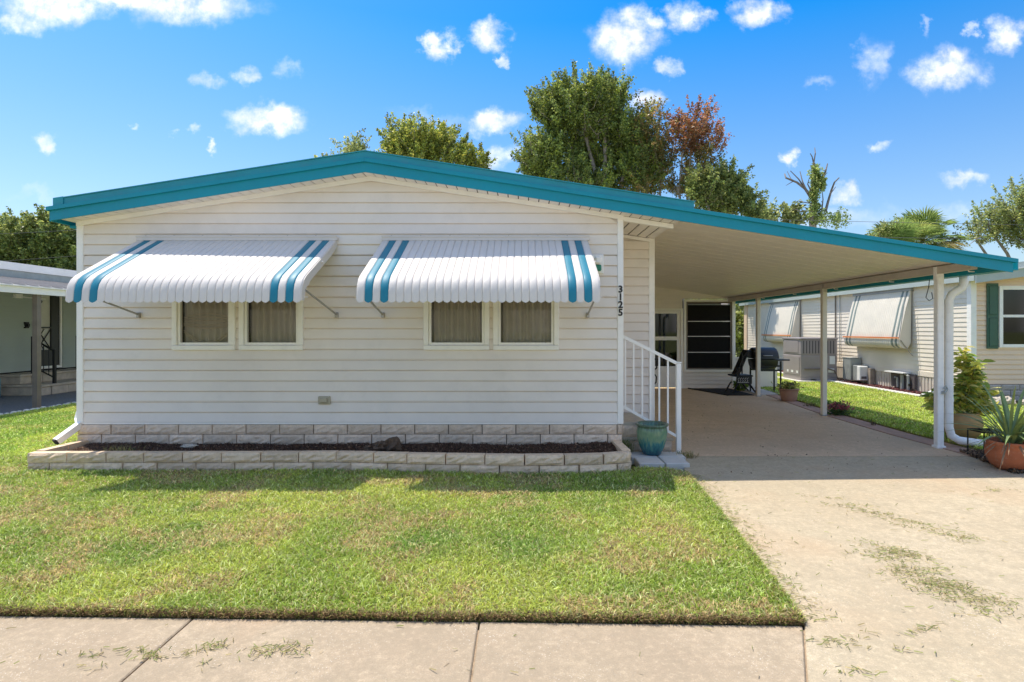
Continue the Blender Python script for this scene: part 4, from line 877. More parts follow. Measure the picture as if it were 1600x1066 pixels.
part('backrest', BLACK, ch, lambda m: [m.add([(hx-.10+.0, hy-.22, .46), (hx-.10, hy+.22, .46), (hx+.17, hy+.20, 1.08), (hx+.17, hy-.20, 1.08), (hx-.07, hy-.22, .46), (hx-.07, hy+.22, .46), (hx+.20, hy+.2, 1.08), (hx+.20, hy-.2, 1.08)], [(0,1,2,3),(4,7,6,5),(0,4,5,1),(1,5,6,2),(2,6,7,3),(3,7,4,0)]),
      ibar(m, [(hx+.20, hy-.20, 1.06), (hx+.13, hy-.24, 1.05), (hx+.03, hy-.25, .92), (hx-.06, hy-.24, .72), (hx-.10, hy-.22, .48)], .022)])
part('post', BLACK, ch, lambda m: ibar(m, [(hx-.02, hy-.25, .50), (hx-.015, hy-.25, 1.0)], .018))
part('seat', BLACK, ch, lambda m: m.box(hx-.20, hx+.26, hy-.24, hy+.24, .42, .46, bev=.01))
part('arm', BLACK, ch, lambda m: [ibar(m, [(hx-.10, hy-.25, .62), (hx-.15, hy-.26, .66), (hx-.17, hy-.26, .60), (hx-.14, hy-.25, .56)], .03), ibar(m, [(hx-.15, hy-.25, .46), (hx-.14, hy-.25, .62)], .02)])
LAT = mat('lattice_silver', (.50, .49, .46), .45, .2, 20)
part('apron', BLACK, ch, lambda m: m.box(hx-.16, hx+.22, hy-.265, hy-.242, .25, .43))
part('lattice', LAT, ch, lambda m: [ibar(m, [(hx-.13+k*.055, hy-.272, .29+.008*(k % 2)), (hx-.11+k*.055, hy-.272, .33), (hx-.13+k*.055, hy-.272, .37), (hx-.09+k*.055, hy-.272, .40)], .007) for k in range(5)] + [ibar(m, [(hx-.14, hy-.272, .285), (hx+.14, hy-.272, .285)], .009)])
for (a, b) in ((-.16, -.24), (.22, -.24), (-.16, .24), (.22, .24)): part('leg', BLACK, ch, lambda m: ibar(m, [(hx+a*.6, hy+b, .26), (hx+a*.95, hy+b, .19), (hx+a*1.25, hy+b, .09), (hx+a*1.6, hy+b, .01)], .022))
part('scroll', BLACK, ch, lambda m: ibar(m, [(hx-.06, hy-.25, .20), (hx+.0, hy-.25, .13), (hx+.06, hy-.25, .13), (hx+.05, hy-.25, .18), (hx+.02, hy-.25, .16)], .010))

# ------------------------------------------------------------------ right neighbour
NX, NY, NYB = 9.9, 12.4, 24.9
nb = thing('neighbour_home', 'cream sided neighbouring home with green shutter right of the carport', 'house', (12.5, NY, 0))
def lapx(m, x, y0, y1, z0, z1, h, t=.014):               # siding on a wall that faces -X
    z = z0
    while z < z1-.01:
        e = min(z+h, z1); m.add([(x-t, y0, z), (x-t, y1, z), (x-.002, y1, e), (x-.002, y0, e), (x, y0, z), (x, y1, z)], [(0,3,2,1), (0,1,5,4)]); z += h
part('side_wall', NSIDE, nb, lambda m: [m.box(NX, NX+.1, NY+.1, NYB, .0, 2.9), lapx(m, NX, NY+.1, NYB, .5, 2.88, .105)])
part('side_skirt_band', NSIDE, nb, lambda m: m.box(NX-.03, NX-.002, NY+.1, NYB, .44, .56))
def corr(m):
    y = NY+.1
    while y < NYB: m.box(NX-.018, NX-.001, y, y+.06, .0, .44); y += .11
part('side_skirt', mat('stained_skirt', (.66, .60, .50), .7, .08, 2, dirt=(.30, .23, .16, .6)), nb, corr)
part('front_wall', NFRONT, nb, lambda m: [m.box(NX+.1, NX+7, NY, NY+.1, .1, 3.0), lap(m, NX+.1, NX+7, .39, 2.95, NY, .108)])
part('corner_trim', TRIM, nb, lambda m: m.box(NX-.02, NX+.10, NY-.02, NY+.1, .1, 2.9)); part('far_corner_trim', NFRONT, nb, lambda m: m.box(NX-.05, NX+.10, NYB-.25, NYB+.05, .1, 2.9))
nsk = part('skirting', MORTAR, nb, lambda m: m.box(NX+.08, NX+7, NY-.01, NY-.001, .0, .385))
NBV = [rock_block('block', .40, .118, .05, mat('grey_block', (.42, .38, .345), .9, .12, 12, .5, 80), 900+i) for i in range(4)]
for row in range(3):
    x = NX+.22 - (row % 2)*.2
    while x < NX+3.4: place('block', random.choice(NBV), nsk, (x+.2, NY-.025, .385-(row+1)*.125)); x += .41
def nroof(m, x0, x1, y0, y1, d0, d1, rx=NX+3.4, zt=3.18, sl=.13):
    def q(x): return zt - sl*abs(x-rx)
    ps = [x0, rx, x1] if x0 < rx < x1 else [x0, x1]
    for a, b in zip(ps[:-1], ps[1:]):
        m.add([(x, yy, q(x)+d) for x in (a, b) for yy in (y0, y1) for d in (d0, d1)], [(0,1,3,2),(4,6,7,5),(0,4,5,1),(2,3,7,6),(1,5,7,3),(0,2,6,4)])
part('roof', ROOFW, nb, lambda m: nroof(m, NX-.15, NX+7.2, NY-.3, NYB+.3, 0, .07)); part('fascia', NEAVE, nb, lambda m: nroof(m, NX-.16, NX+7.2, NY-.33, NY-.302, -.13, .05)); part('front_gutter', TRIM, nb, lambda m: nroof(m, NX-.16, NX+7.2, NY-.36, NY-.3, .055, .09))
part('roof_edge', NEAVE, nb, lambda m: nroof(m, NX-.12, NX+7.2, NY-.25, NY-.2, .09, .20)); part('eave_fascia', NEAVE, nb, lambda m: m.box(NX-.18, NX-.152, NY-.3, NYB+.3, 2.64, 2.80)); part('soffit', SOFFIT, nb, lambda m: [m.box(NX-.148, NX-.002, NY-.29, NYB+.2, 2.68, 2.70), m.box(NX+.0, NX+7, NY-.29, NY-.02, 2.80, 2.82)])
def sz(y): return EYE - (y-VY)*NY/F
def sx(x): return (x-VX)*NY/F
shu = part('shutter', NGREEN, nb, lambda m: [m.box(sx(1540), sx(1557.5), NY-.05, NY-.016, sz(545), sz(443), bev=.006)])
part('shutter_panel', NGREEN, shu, lambda m: [m.box(sx(1542.5), sx(1555), NY-.062, NY-.051, sz(541), sz(497), bev=.01), m.box(sx(1542.5), sx(1555), NY-.062, NY-.051, sz(492), sz(447), bev=.01)])
nw = part('window', TRIM, nb, lambda m: [m.box(sx(1559), sx(1564.5), NY-.05, NY+.02, sz(543), sz(447)), m.box(sx(1640), sx(1646), NY-.05, NY+.02, sz(543), sz(447)), m.box(sx(1559)+.075, sx(1640), NY-.05, NY+.02, sz(453), sz(447)), m.box(sx(1559)+.075, sx(1640), NY-.05, NY+.02, sz(543), sz(538)), m.box(sx(1559)+.075, sx(1640), NY-.04, NY+.02, sz(496), sz(492))])
def blinds(m):
    z = sz(538)
    while z < sz(453): m.add([(sx(1564), NY-.024, z), (sx(1641), NY-.024, z), (sx(1641), NY-.018, z+.045), (sx(1564), NY-.018, z+.045)], [(0,1,2,3)]); z += .05
part('pane', DGLASS, nw, lambda m: m.box(sx(1564), sx(1641), NY-.034, NY-.030, sz(539), sz(452)))
part('blind', mat('dim_blind', (.13, .17, .15), .7), nw, blinds)
# old storm awnings strapped down over the side windows
def storm(label, y0, y1, zt, zb):
    t = thing('storm_awning', label, 'awning', (NX-.2, (y0+y1)/2, zb), 'strapped down storm awnings'); n = int((y1-y0)/.075); w = (y1-y0)/n
    prof = [(NX-.05, zt), (NX-.18, zt-.45), (NX-.31, zb+.42), (NX-.36, zb+.16), (NX-.34, zb+.06), (NX-.27, zb+.0), (NX-.15, zb-.02)]
    def sl_(m, idx):
        for i in idx:
            vs = []
            for (xx, zz) in prof:
                for u in range(5): vs.append((xx - .010*math.sin(math.pi*u/4), y0+(i+u/4)*w, zz))
            m.add(vs, [(j*5+u, j*5+u+1, (j+1)*5+u+1, (j+1)*5+u) for j in range(len(prof)-1) for u in range(4)])
    gre = {1, 3, n-2, n-4}
    part('slats', NAWN, t, lambda m: sl_(m, [i for i in range(n) if i not in gre]), True); part('green_slats', NAWG, t, lambda m: sl_(m, sorted(gre)), True)
    part('header', mat('aged_header', (.36, .37, .42), .5), t, lambda m: m.box(NX-.09, NX-.015, y0-.04, y1+.04, zt-.03, zt+.05))
    part('strap', ORANGE, t, lambda m: m.box(NX-.395, NX-.372, y0-.03, y1+.03, zb+.24, zb+.275))
    for yy in (y0-.005, y1+.005): part('side_panel', NAWN, t, lambda m: m.prism([(p[0], p[1]) for p in prof] + [(NX-.06, zb+.12), (NX-.04, zt)], 'y', yy-.004, yy+.004))
    part('support_arm', ALU, t, lambda m: [m.tube([(NX-.33, y0-.03, zb+.2), (NX-.03, y0-.03, zb-.2)], .012, 6), m.tube([(NX-.37, y0-.03, zb+.26), (NX-.2, y0-.03, zt-.1)], .010, 6)])
storm('cream storm awning with orange strap nearest the front post', 14.25, 16.65, 2.60, 1.12); storm('small cream storm awning with orange strap behind the rear posts', 19.95, 22.3, 2.62, 1.12)
part('conduit', LDARK, nb, lambda m: m.tube([(NX-.04, 17.7, .2), (NX-.04, 17.7, 2.8)], .018, 6)); part('conduit', GALV, nb, lambda m: m.tube([(NX-.04, 17.45, .6), (NX-.04, 17.45, 2.8)], .012, 6))
# air conditioner
ac = thing('package_air_conditioner', 'large grey package air conditioner beside the cream home', 'air conditioner', (8.92, 17.45, 0))
A0, A1, B0, B1, AH = 8.38, 9.46, 16.9, 18.05, 1.34
slab('equipment_pad', [(8.2, 16.65), (9.7, 16.65), (9.7, 18.3), (8.2, 18.3)], -.1, .06, PAVER)
part('cabinet', ACG, ac, lambda m: [m.box(A0, A1, B0, B1, .16, .80, bev=.01), m.box(A0+.01, A1-.01, B0+.01, B1-.01, .80, .83), m.box(A0, A1, B0, B1, .83, 1.28, bev=.01)])
part('top_panel', ACG, ac, lambda m: m.box(A0-.025, A1+.025, B0-.025, B1+.025, 1.282, AH, bev=.012)); part('base_rail', ACG, ac, lambda m: [m.box(A0, A1, B0, B1, .10, .157), m.box(A0, A0+.3, B0, B1, .06, .1), m.box(A1-.3, A1, B0, B1, .06, .1), m.box(A0+.45, A0+.62, B0, B1, .06, .1)])
for k in range(11): part('louver', ACD, ac, lambda m: m.box(A0+.06+k*.09, A0+.10+k*.09, B0-.006, B0-.001, .87, 1.25))
part('access_panel', ACG, ac, lambda m: [m.box(A0-.012, A0-.001, B0+.15, B1-.1, .88, 1.24, bev=.004), m.box(A0-.012, A0-.001, B0+.08, B1-.1, .22, .76, bev=.004)])
for (a, z, w) in ((B0+.15, .27, .1), (B0+.45, .27, .13), (B0+.75, .27, .1)): part('label_plate', WHITEP, ac, lambda m: m.box(A0-.017, A0-.0125, a, a+w, z, z+.07))
part('rating_plate', WHITEP, ac, lambda m: [m.box(A1-.22, A1-.06, B0-.008, B0-.001, .55, .79), m.box(A1-.26, A1-.08, B0-.008, B0-.001, .30, .42)])
part('pipe', LDARK, ac, lambda m: m.tube([(A0+.1, B0-.03, .40), (A0+.8, B0-.05, .41), (A1-.1, B0-.05, .36), (A1+.08, B0+.1, .12), (NX-.05, B0+.2, .10)], .022, 7))
eb = thing('electric_boxes', 'galvanised disconnect and white meter box on the cream home wall', 'utility box', (9.6, 16.2, 0))
part('disconnect', GALV, eb, lambda m: [m.box(9.55, 9.86, 16.35, 16.75, .12, .75, bev=.01), m.box(9.54, 9.87, 16.34, 16.76, .75, .77)]); part('meter_box', WHITEP, eb, lambda m: m.box(9.52, 9.75, 15.85, 16.0, .15, .55, bev=.015)); part('meter_side', GALV, eb, lambda m: m.box(9.56, 9.87, 16.003, 16.25, .13, .56, bev=.01))
part('meter_window', ACD, eb, lambda m: m.box(9.56, 9.71, 15.843, 15.849, .20, .27)); part('post', BARK, eb, lambda m: m.box(9.72, 9.84, 15.7, 15.82, 0, .5))
hk = thing('utility_hookup', 'open dark hookup recess with pipes in the neighbouring skirt', 'utility hookup', (9.8, 14.4, 0))
part('recess_box', ACD, hk, lambda m: [m.box(NX-.10, NX-.04, 14.05, 14.95, .10, .46)]); part('lid', WHITEP, hk, lambda m: m.box(NX-.25, NX-.035, 14.25, 14.98, .47, .50))
part('pipe', GALV, hk, lambda m: [m.tube([(NX-.15, 14.2, .02), (NX-.15, 14.2, .42), (NX-.12, 14.35, .45)], .035, 8), m.tube([(NX-.15, 14.6, .1), (NX-.16, 14.6, .34), (NX-.12, 14.75, .34)], .028, 8), m.tube([(NX-.13, 14.45, .02), (NX-.13, 14.45, .44)], .05, 8)])
part('valve', BLACK, hk, lambda m: m.tube([(NX-.15, 14.12, .2), (NX-.2, 14.1, .2)], .03, 8))
# red mulch strip with scalloped edging
struct('mulch_strip', MB().box(9.27, NX-.02, 12.6, 24.5, -.1, .03), REDM)
n = 5000; x = rng.uniform(9.3, 9.85, n); y = 12.7+rng.random(n)*9; cols = np.array([[.17,.045,.05],[.09,.03,.03],[.28,.10,.09]])[rng.integers(0,3,n)]*(.5+.8*rng.random((n,1)))
tag(link('red_mulch', chips_at('red_mulch', x, y, .035+.02*rng.random(n), .035, cols, LEAF)), 'red bark mulch along the neighbouring wall', 'mulch', kind='stuff')
ed = MB()
for k in range(85):
    y = 12.7+k*.14; ed.lathe((9.24, y, 0), [(.068, 0), (.068, .05), (.05, .075), (0, .085)], 8)
tag(ed.build('scalloped_edging', PUMICE), 'low scalloped white edging of the red mulch strip', 'edging', kind='stuff')
pp = thing('white_drain_pipe', 'white drain pipe lying behind the variegated shrub', 'pipe', (8.6, 12.0, .1)); part('tube', POSTM, pp, lambda m: m.tube([P(1440, 618, 12), P(1475, 606, 12.2)], .032, 10))
cb = thing('garden_kerb', 'curved pale stone kerb before the neighbouring front wall', 'kerb', (10.5, 11.6, 0))
for k in range(9):
    a = k/8; part('stone', STONE, cb, lambda m: lump(m, (9.7+a*2.4, 11.55-.5*a*a+.1*math.sin(k*2), .10), .13, k+20, 1.25, .8, .75))
hb = thing('hanging_hook', 'thin black cable loop hanging from the carport gutter', 'cable', (5.80, 8.1, 2.3)); part('wire', CABLE, hb, lambda m: m.tube([(5.83, 8.05, 2.31), (5.82, 8.05, 2.2), (5.80, 8.08, 2.05), (5.81, 8.03, 2.0), (5.84, 8.0, 2.03), (5.84, 8.02, 2.12)], .006, 5))

# ------------------------------------------------------------------ left neighbour
LX = -12.7
ln_ = thing('left_neighbour_home', 'grey green neighbouring home with a covered porch at far left', 'house', (LX, 15, 0))
def lapr(m, x, y0, y1, z0, z1, h, t=.03):               # siding on a wall that faces +X
    z = z0
    while z < z1-.01:
        e = min(z+h, z1); m.add([(x+t, y0, z), (x+t, y1, z), (x+.002, y1, e), (x+.002, y0, e), (x, y0, z), (x, y1, z)], [(0,1,2,3), (0,4,5,1)]); z += h
DY0, DY1 = 14.62, 15.52
part('side_wall', LSIDE, ln_, lambda m: [m.box(LX-.1, LX, 9, DY0, .53, 3.0), m.box(LX-.1, LX, DY1, 24, .53, 3.0), m.box(LX-.1, LX, DY0, DY1, 2.55, 3.0), lapr(m, LX, 9, DY0-.05, .53, 2.9, .125), lapr(m, LX, DY1+.05, 24, .53, 2.9, .125)])
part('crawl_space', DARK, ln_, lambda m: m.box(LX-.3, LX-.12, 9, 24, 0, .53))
part('roof_fascia', TRIM, ln_, lambda m: [m.box(LX+.12, LX+.20, 8.5, 24.5, 3.05, 3.24)]); part('upper_fascia', GALV, ln_, lambda m: m.box(LX+.10, LX+.17, 8.5, 24.5, 2.74, 3.045)); part('roof', ROOFG, ln_, lambda m: m.add([(LX+.12, 8.5, 3.2), (LX+.12, 24.5, 3.2), (LX-4, 24.5, 3.7), (LX-4, 8.5, 3.7), (LX+.12, 8.5, 3.1), (LX+.12, 24.5, 3.1), (LX-4, 24.5, 3.6), (LX-4, 8.5, 3.6)], [(0,1,2,3),(4,7,6,5),(0,4,5,1),(1,5,6,2),(2,6,7,3),(3,7,4,0)]))
EX = -9.85
def proof(m):
    y = 8.5
    while y < 24:
        m.add([(EX, y, 2.46), (EX, y+.29, 2.46), (LX+.1, y+.29, 2.86), (LX+.1, y, 2.86), (EX, y, 2.42), (EX, y+.29, 2.42), (LX+.1, y+.29, 2.82), (LX+.1, y, 2.82)], [(0,1,2,3),(4,7,6,5),(0,4,5,1),(1,5,6,2),(2,6,7,3),(3,7,4,0)])
        m.add([(EX, y+.285, 2.49), (EX, y+.31, 2.49), (LX+.1, y+.31, 2.89), (LX+.1, y+.285, 2.89), (EX, y+.285, 2.42), (EX, y+.31, 2.42), (LX+.1, y+.31, 2.82), (LX+.1, y+.285, 2.82)], [(0,1,2,3),(4,7,6,5),(0,4,5,1),(1,5,6,2),(2,6,7,3),(3,7,4,0)]); y += .3
part('porch_roof', mat('porch_roof_panels', (.40, .37, .34), .6, .15, 3), ln_, proof); part('porch_fascia', TRIM, ln_, lambda m: [m.box(EX, EX+.06, 8.5, 24, 2.30, 2.43), m.box(EX, EX+.10, 8.5, 24, 2.432, 2.455)])
part('porch_post', LDARK, ln_, lambda m: m.box(-9.95, -9.85, 11.45, 11.55, 0, 2.30)); part('porch_post', LDARK, ln_, lambda m: m.box(-9.95, -9.85, 16.4, 16.5, 0, 2.30))
d = part('door', mat('door_black', (.02, .02, .021), .4), ln_, lambda m: [m.box(LX-.06, LX+.01, DY0+.06, DY0+.16, .62, 2.5), m.box(LX-.06, LX+.01, DY1-.32, DY1-.06, .62, 2.5), m.box(LX-.06, LX+.01, DY0+.16, DY1-.32, .62, 1.05), m.box(LX-.06, LX+.012, DY0+.16, DY1-.32, 1.62, 1.66)])
part('frame', TRIM, d, lambda m: [m.box(LX-.08, LX+.04, DY0, DY0+.055, .55, 2.55), m.box(LX-.08, LX+.04, DY1-.055, DY1, .55, 2.55), m.box(LX-.08, LX+.04, DY0+.055, DY1-.055, .55, .61)])
part('pane', mat('door_cream', (.62, .60, .52), .5), d, lambda m: m.box(LX-.05, LX-.03, DY0+.15, DY1-.3, 1.05, 2.5)); part('diamond', BLACK, d, lambda m: m.prism([(DY0+.16, 2.12), (DY0+.34, 2.33), (DY0+.16, 2.5)], 'x', LX-.028, LX-.018))
part('grille', BLACK, d, lambda m: [m.tube([(LX-.01, DY0+.16, 1.60), (LX-.01, DY1-.32, 1.06)], .012, 6), m.tube([(LX-.01, DY0+.16, 1.06), (LX-.01, DY1-.32, 1.60)], .012, 6), m.tube([(LX-.01, DY0+.16, 1.33), (LX-.01, DY0+.37, 1.06)], .010, 6), m.tube([(LX-.01, DY0+.16, 1.33), (LX-.01, DY0+.37, 1.60)], .010, 6)])
part('porch_light', BLACK, ln_, lambda m: [m.box(LX, LX+.06, 14.36, 14.46, 1.62, 1.78), m.box(LX+.06, LX+.10, 14.38, 14.44, 1.66, 1.74)])
part('awning_arm', TRIM, ln_, lambda m: [m.tube([(LX+.02, 14.2, 2.42), (LX+.6, 14.3, 2.36)], .018, 6), m.box(LX+.0, LX+.08, 14.05, 14.25, 2.38, 2.48)])
ls = thing('porch_steps', 'pale stone porch steps under the left neighbouring door', 'steps', (-12.0, 15.0, 0))
def stonecourse(x0, x1, y0, y1, z0, z1, n, seed):
    part('tread', STONE, ls, lambda m: m.box(x0-.02, x1+.03, y0-.03, y1+.03, z1-.055, z1, bev=.01)); r = random.Random(seed); e = [y0] + sorted(r.uniform(y0+.1, y1-.1) for _ in range(n-1)) + [y1]
    for a, b in zip(e[:-1], e[1:]): part('stone', STONE, ls, lambda m: m.box(x0, x1+r.uniform(-.01, .012), a+.008, b-.008, z0, z1-.058, bev=.01))
stonecourse(-12.66, -11.5, 13.5, 16.6, 0, .26, 7, 3); stonecourse(-12.66, -12.1, 13.6, 16.0, .262, .50, 5, 4)
lr = thing('porch_railing', 'black iron railings on the stone porch steps', 'railing', (-12.0, 14.6, .3))
for yy in (13.95, 15.35):
    part('rail', BLACK, lr, lambda m: [m.box(-12.13, -12.07, yy-.03, yy+.03, .50, 1.42), m.box(-11.60, -11.54, yy-.03, yy+.03, .26, 1.10), m.tube([(-12.1, yy, 1.36), (-11.57, yy, 1.05)], .022, 6), m.tube([(-12.1, yy, .66), (-11.57, yy, .40)], .018, 6)] + [m.tube([(-12.1+k*.13, yy, .66-k*.064), (-12.1+k*.13, yy, 1.36-k*.076)], .010, 6) for k in (1, 2, 3)])
bc = thing('blue_crate', 'pale blue panel leaning beside the stone porch steps', 'panel', (-12.1, 12.9, 0)); part('panel', BLUE, bc, lambda m: [m.box(-12.3, -12.24, 12.75, 13.25, .0, .46, bev=.02), m.box(-12.24, -12.20, 12.93, 13.07, .2, .28)])

# ------------------------------------------------------------------ trees
def crown_leaves(sprigs, per, size, pal, name, parent, up=.5):
    cs, cl = [], []
    for (c, d, L_, r, tone) in sprigs:
        k = int(per*r_.uniform(.7, 1.3)); t = rng.random(k); w = r*(1.05-t*.75)
        p = np.array(c)[None] + np.array(d)[None]*(t*L_)[:, None] + rng.normal(0, 1, (k,3))*w[:, None]*.5
        cs.append(p); q = np.array(pal)[rng.integers(0, len(pal), k)]*(.65+.7*rng.random((k,1)))*tone; cl.append(q)
    cs = np.concatenate(cs); cl = np.concatenate(cl)
    return quad_leaves(cs, size*(.6+.8*rng.random(len(cs))), np.clip(cl, 0, .9), name, parent)
def tree(name, label, Z, lobes, base, nspr, per, leaf, pal, seed, bark=BARK, spl=.8, spr=.28, trunk=.16, group=None, pals=None, tree_h=None, shell=.45):
    """lobes in photo pixels (x, y, half width, half height) at distance Z; the trunk stands on the ground"""
    R_ = random.Random(seed); s = Z/F
    b = Vector(((base-VX)*s, Z, -.09)); t = thing(name, label, 'tree', b, group)
    LB = []
    for l in lobes:
        p = P(l[0], l[1], Z); dy = l[4] if len(l) > 4 else 0; LB.append((Vector((p.x, Z+dy+R_.uniform(-.4,.4), p.z-.25*spl)), max(.2, l[2]*s-.30*spl), max(.2, l[3]*s-.30*spl)))
    tm = MB(); top = max(LB, key=lambda q: q[0].z)[0]; fork = Vector((b.x*.6+top.x*.4, Z, top.z*.45))
    tm.tube([b, b.lerp(fork, .5)+Vector((R_.uniform(-.1,.1), 0, 0)), fork], [trunk*1.3, trunk, trunk*.8], 9); tm.build('trunk', bark, t, True)
    lm = MB(); sp = []; wts = [q[1]*q[2] for q in LB]
    for q in LB:
        mid = fork.lerp(q[0], .55)+Vector((R_.uniform(-.3,.3), R_.uniform(-.3,.3), .2)); end = q[0]+Vector((0,0,q[2]*.5)); lm.tube([fork, mid, q[0], end], [trunk*.55, trunk*.4, trunk*.25, trunk*.08], 6)
    for i in range(nspr):
        q = R_.choices(LB, wts)[0]; d = Vector((R_.gauss(0,1), R_.gauss(0,1), R_.gauss(0,1))).normalized(); rad = (R_.random()**.55)*(1-shell)+shell*R_.random()**.25
        c = q[0] + Vector((d.x*q[1], d.y*(q[1]*.8), d.z*q[2]))*rad*.92
        dd = (d*.75 + Vector((R_.gauss(0,.3), R_.gauss(0,.3), .65+R_.random()*.5))).normalized(); L_ = spl*R_.uniform(.5, 1.25); tone = R_.choice((.6, .85, 1.0, 1.1, 1.3))
        sp.append((c, dd, L_, spr*R_.uniform(.7, 1.3), tone))
        if i % 3 == 0: lm.tube([q[0].lerp(c, .25), c+Vector((0,0,-.1)), c+dd*L_*.8], [trunk*.14, trunk*.08, trunk*.03], 4, False)
    lm.build('limb', bark, t, True)
    if pals is None: crown_leaves(sp, per, leaf, pal, 'crown', t)
    else:
        a = [q for q in sp if q[0].z > pals[0]]; bb = [q for q in sp if q[0].z <= pals[0]]
        crown_leaves(a, per, leaf, pal, 'crown', t); crown_leaves(bb, per, leaf, pals[1], 'lower_crown', t)
    return t
GY = [(.34,.39,.07),(.24,.30,.06),(.46,.45,.09),(.15,.20,.05)]; GD = [(.21,.28,.085),(.29,.34,.10),(.14,.20,.065),(.36,.39,.11)]; OR = [(.40,.17,.07),(.32,.17,.09),(.46,.24,.09),(.26,.20,.09)]
GB = [(.24,.24,.06),(.34,.28,.09),(.17,.19,.06),(.40,.25,.09)]; GP = [(.30,.35,.12),(.20,.25,.09),(.42,.44,.16)]
tree('leafy_tree', 'yellow green leafy tree rising behind the roof ridge', 26, [(665,232,62,42),(625,215,34,28),(700,225,40,40,.6),(665,270,80,30),(745,252,24,26),(640,250,44,30)], 665, 470, 105, .105, GY, 1, spl=.9, spr=.24)
tree('small_tree', 'sprig topped tree just left of the roof ridge', 27, [(548,226,24,22),(530,256,28,18),(568,248,26,18)], 545, 60, 70, .11, GP, 2, trunk=.1)
tree('maple_tree', 'big dense green maple standing behind the roof', 26, [(905,175,70,58),(870,170,50,42),(945,160,52,44),(950,220,70,60,.7),(870,250,62,50),(840,245,36,40),(1000,265,44,55),(900,290,90,40),(985,210,40,40)], 930, 1450, 105, .105, GY[:2]+GD[:3], 3, spl=1.0, spr=.25, trunk=.25)
tree('thin_mixed_tree', 'sparse green and rust tree between maple and red tree', 25.4, [(1012,195,30,36),(1030,240,34,40),(1010,285,34,34)], 1015, 150, 55, .10, GB, 4, spl=.9, spr=.2, trunk=.12)
tree('red_maple_tree', 'rust red leaved tree with a bare pale trunk', 24.6, [(1085,192,40,34),(1110,215,30,34),(1070,215,30,36),(1095,255,34,36),(1060,285,30,24),(1110,290,30,26)], 1062, 300, 60, .095, OR, 5, PALEBARK, spl=.8, spr=.22, trunk=.13, pals=(P(0, 238, 24.6).z, GB))
tree('dark_tree', 'dark green bushy tree right of the red tree', 24, [(1142,280,24,30),(1150,308,38,28),(1128,310,34,30),(1180,333,22,16),(1095,300,34,30)], 1140, 300, 100, .10, GD, 6, spl=.8, spr=.25)
tree('roofline_sprig_tree', 'low leafy tree top showing above the carport roof', 25, [(1222,338,13,12),(1240,345,11,9),(1195,340,20,14)], 1215, 60, 34, .16, GP, 7, trunk=.08)
tree('right_tree', 'open branched grey green tree at the right edge', 26, [(1580,330,40,34),(1555,345,34,36),(1600,365,50,34),(1530,365,28,24),(1620,320,50,50)], 1590, 360, 60, .10, GP, 8, spl=1.1, spr=.2, trunk=.16)
for i, (cx, cy, hw, hh, lab) in enumerate(((20,375,55,48,'dark evergreen tree at the far left edge'),(85,365,45,44,'evergreen tree with rusty tips left of the fascia'),(55,405,70,30,'low dark green tree above the left porch roof'),(-40,370,60,50,'evergreen tree cut by the left picture edge'))):
    tree('evergreen_tree', lab, 28+i*.8, [(cx,cy,hw,hh),(cx-25,cy+20,hw*.8,hh*.7),(cx+25,cy+15,hw*.8,hh*.7),(cx,cy+60,hw*1.1,hh)], cx, 420, 80, .13, GD+GP[:1], 20+i, spl=.75, group='evergreens on the left')
for i, (X, Zz, hgt, lab) in enumerate(((9.0, 27.5, 3.2, 'green hedge bush seen past the storage wall'), (7.2, 28.5, 3.6, 'leafy bush behind the storage wall'), (11.2, 29, 3.8, 'bush behind the cream neighbouring home'))):
    t = thing('hedge_bush', lab, 'bush', (X, Zz, -.09), 'bushes at the back of the side lawn'); sp = []
    for k in range(240):
        d = Vector((r_.gauss(0,1), r_.gauss(0,1), r_.gauss(0,1))).normalized(); sp.append((Vector((X, Zz, hgt*.5)) + Vector((d.x*1.4, d.y*1.0, d.z*hgt*.5))*r_.random()**.4, Vector((d.x, d.y, .8)).normalized(), .5, .28, r_.choice((.7, 1, 1.3))))
    crown_leaves(sp, 40, .17, GP+GY[:1], 'crown', t); part('trunk', BARK, t, lambda m: m.tube([(X, Zz, -.09), (X, Zz, hgt*.7)], [.12, .05], 7))
# vine covered dead trunk
Zv = 24; vt = thing('vine_covered_trunk', 'dead tree trunk wrapped in green vine with bare branches', 'tree', ((1272-VX)*Zv/F, Zv, -.09))
def pv_(x, y, dz=0): p = P(x, y, Zv+dz); return (p.x, p.y, p.z)
part('trunk', BARK, vt, lambda m: m.tube([(P(1272,0,Zv).x, Zv, -.09), pv_(1270,350), pv_(1273,300), pv_(1272,255)], [.2, .15, .11, .05], 8))
def bare(m):
    for pts, r in (([(1272,258),(1269,245),(1266,240)], .03), ([(1271,258),(1274,240),(1273,231)], .03), ([(1283,285),(1290,268),(1293,256)], .05), ([(1286,275),(1293,270)], .02), ([(1268,310),(1258,295),(1245,285),(1228,278),(1226,272)], .06), ([(1258,295),(1248,280),(1235,267)], .035), ([(1262,302),(1254,284),(1250,268)], .035), ([(1245,285),(1236,280),(1230,268)], .025),
                    ([(1240,283),(1228,290)], .02), ([(1268,318),(1255,316),(1246,314)], .025), ([(1268,300),(1262,288),(1264,280)], .03), ([(1290,330),(1294,315),(1299,298),(1304,285),(1311,278)], .055), ([(1296,305),(1306,292)], .025), ([(1284,330),(1286,312),(1285,300)], .03), ([(1268,330),(1250,330),(1240,326),(1234,332)], .02), ([(1270,270),(1266,258)], .02)):
        m.tube([pv_(x, y, r_.uniform(-.3,.3)) for x, y in pts], [r*1.1*(1-.6*i/(len(pts)-1)) for i in range(len(pts))], 5)
part('branch', mat('dead_wood', (.20, .17, .145), .95, .2), vt, bare)
sp = []
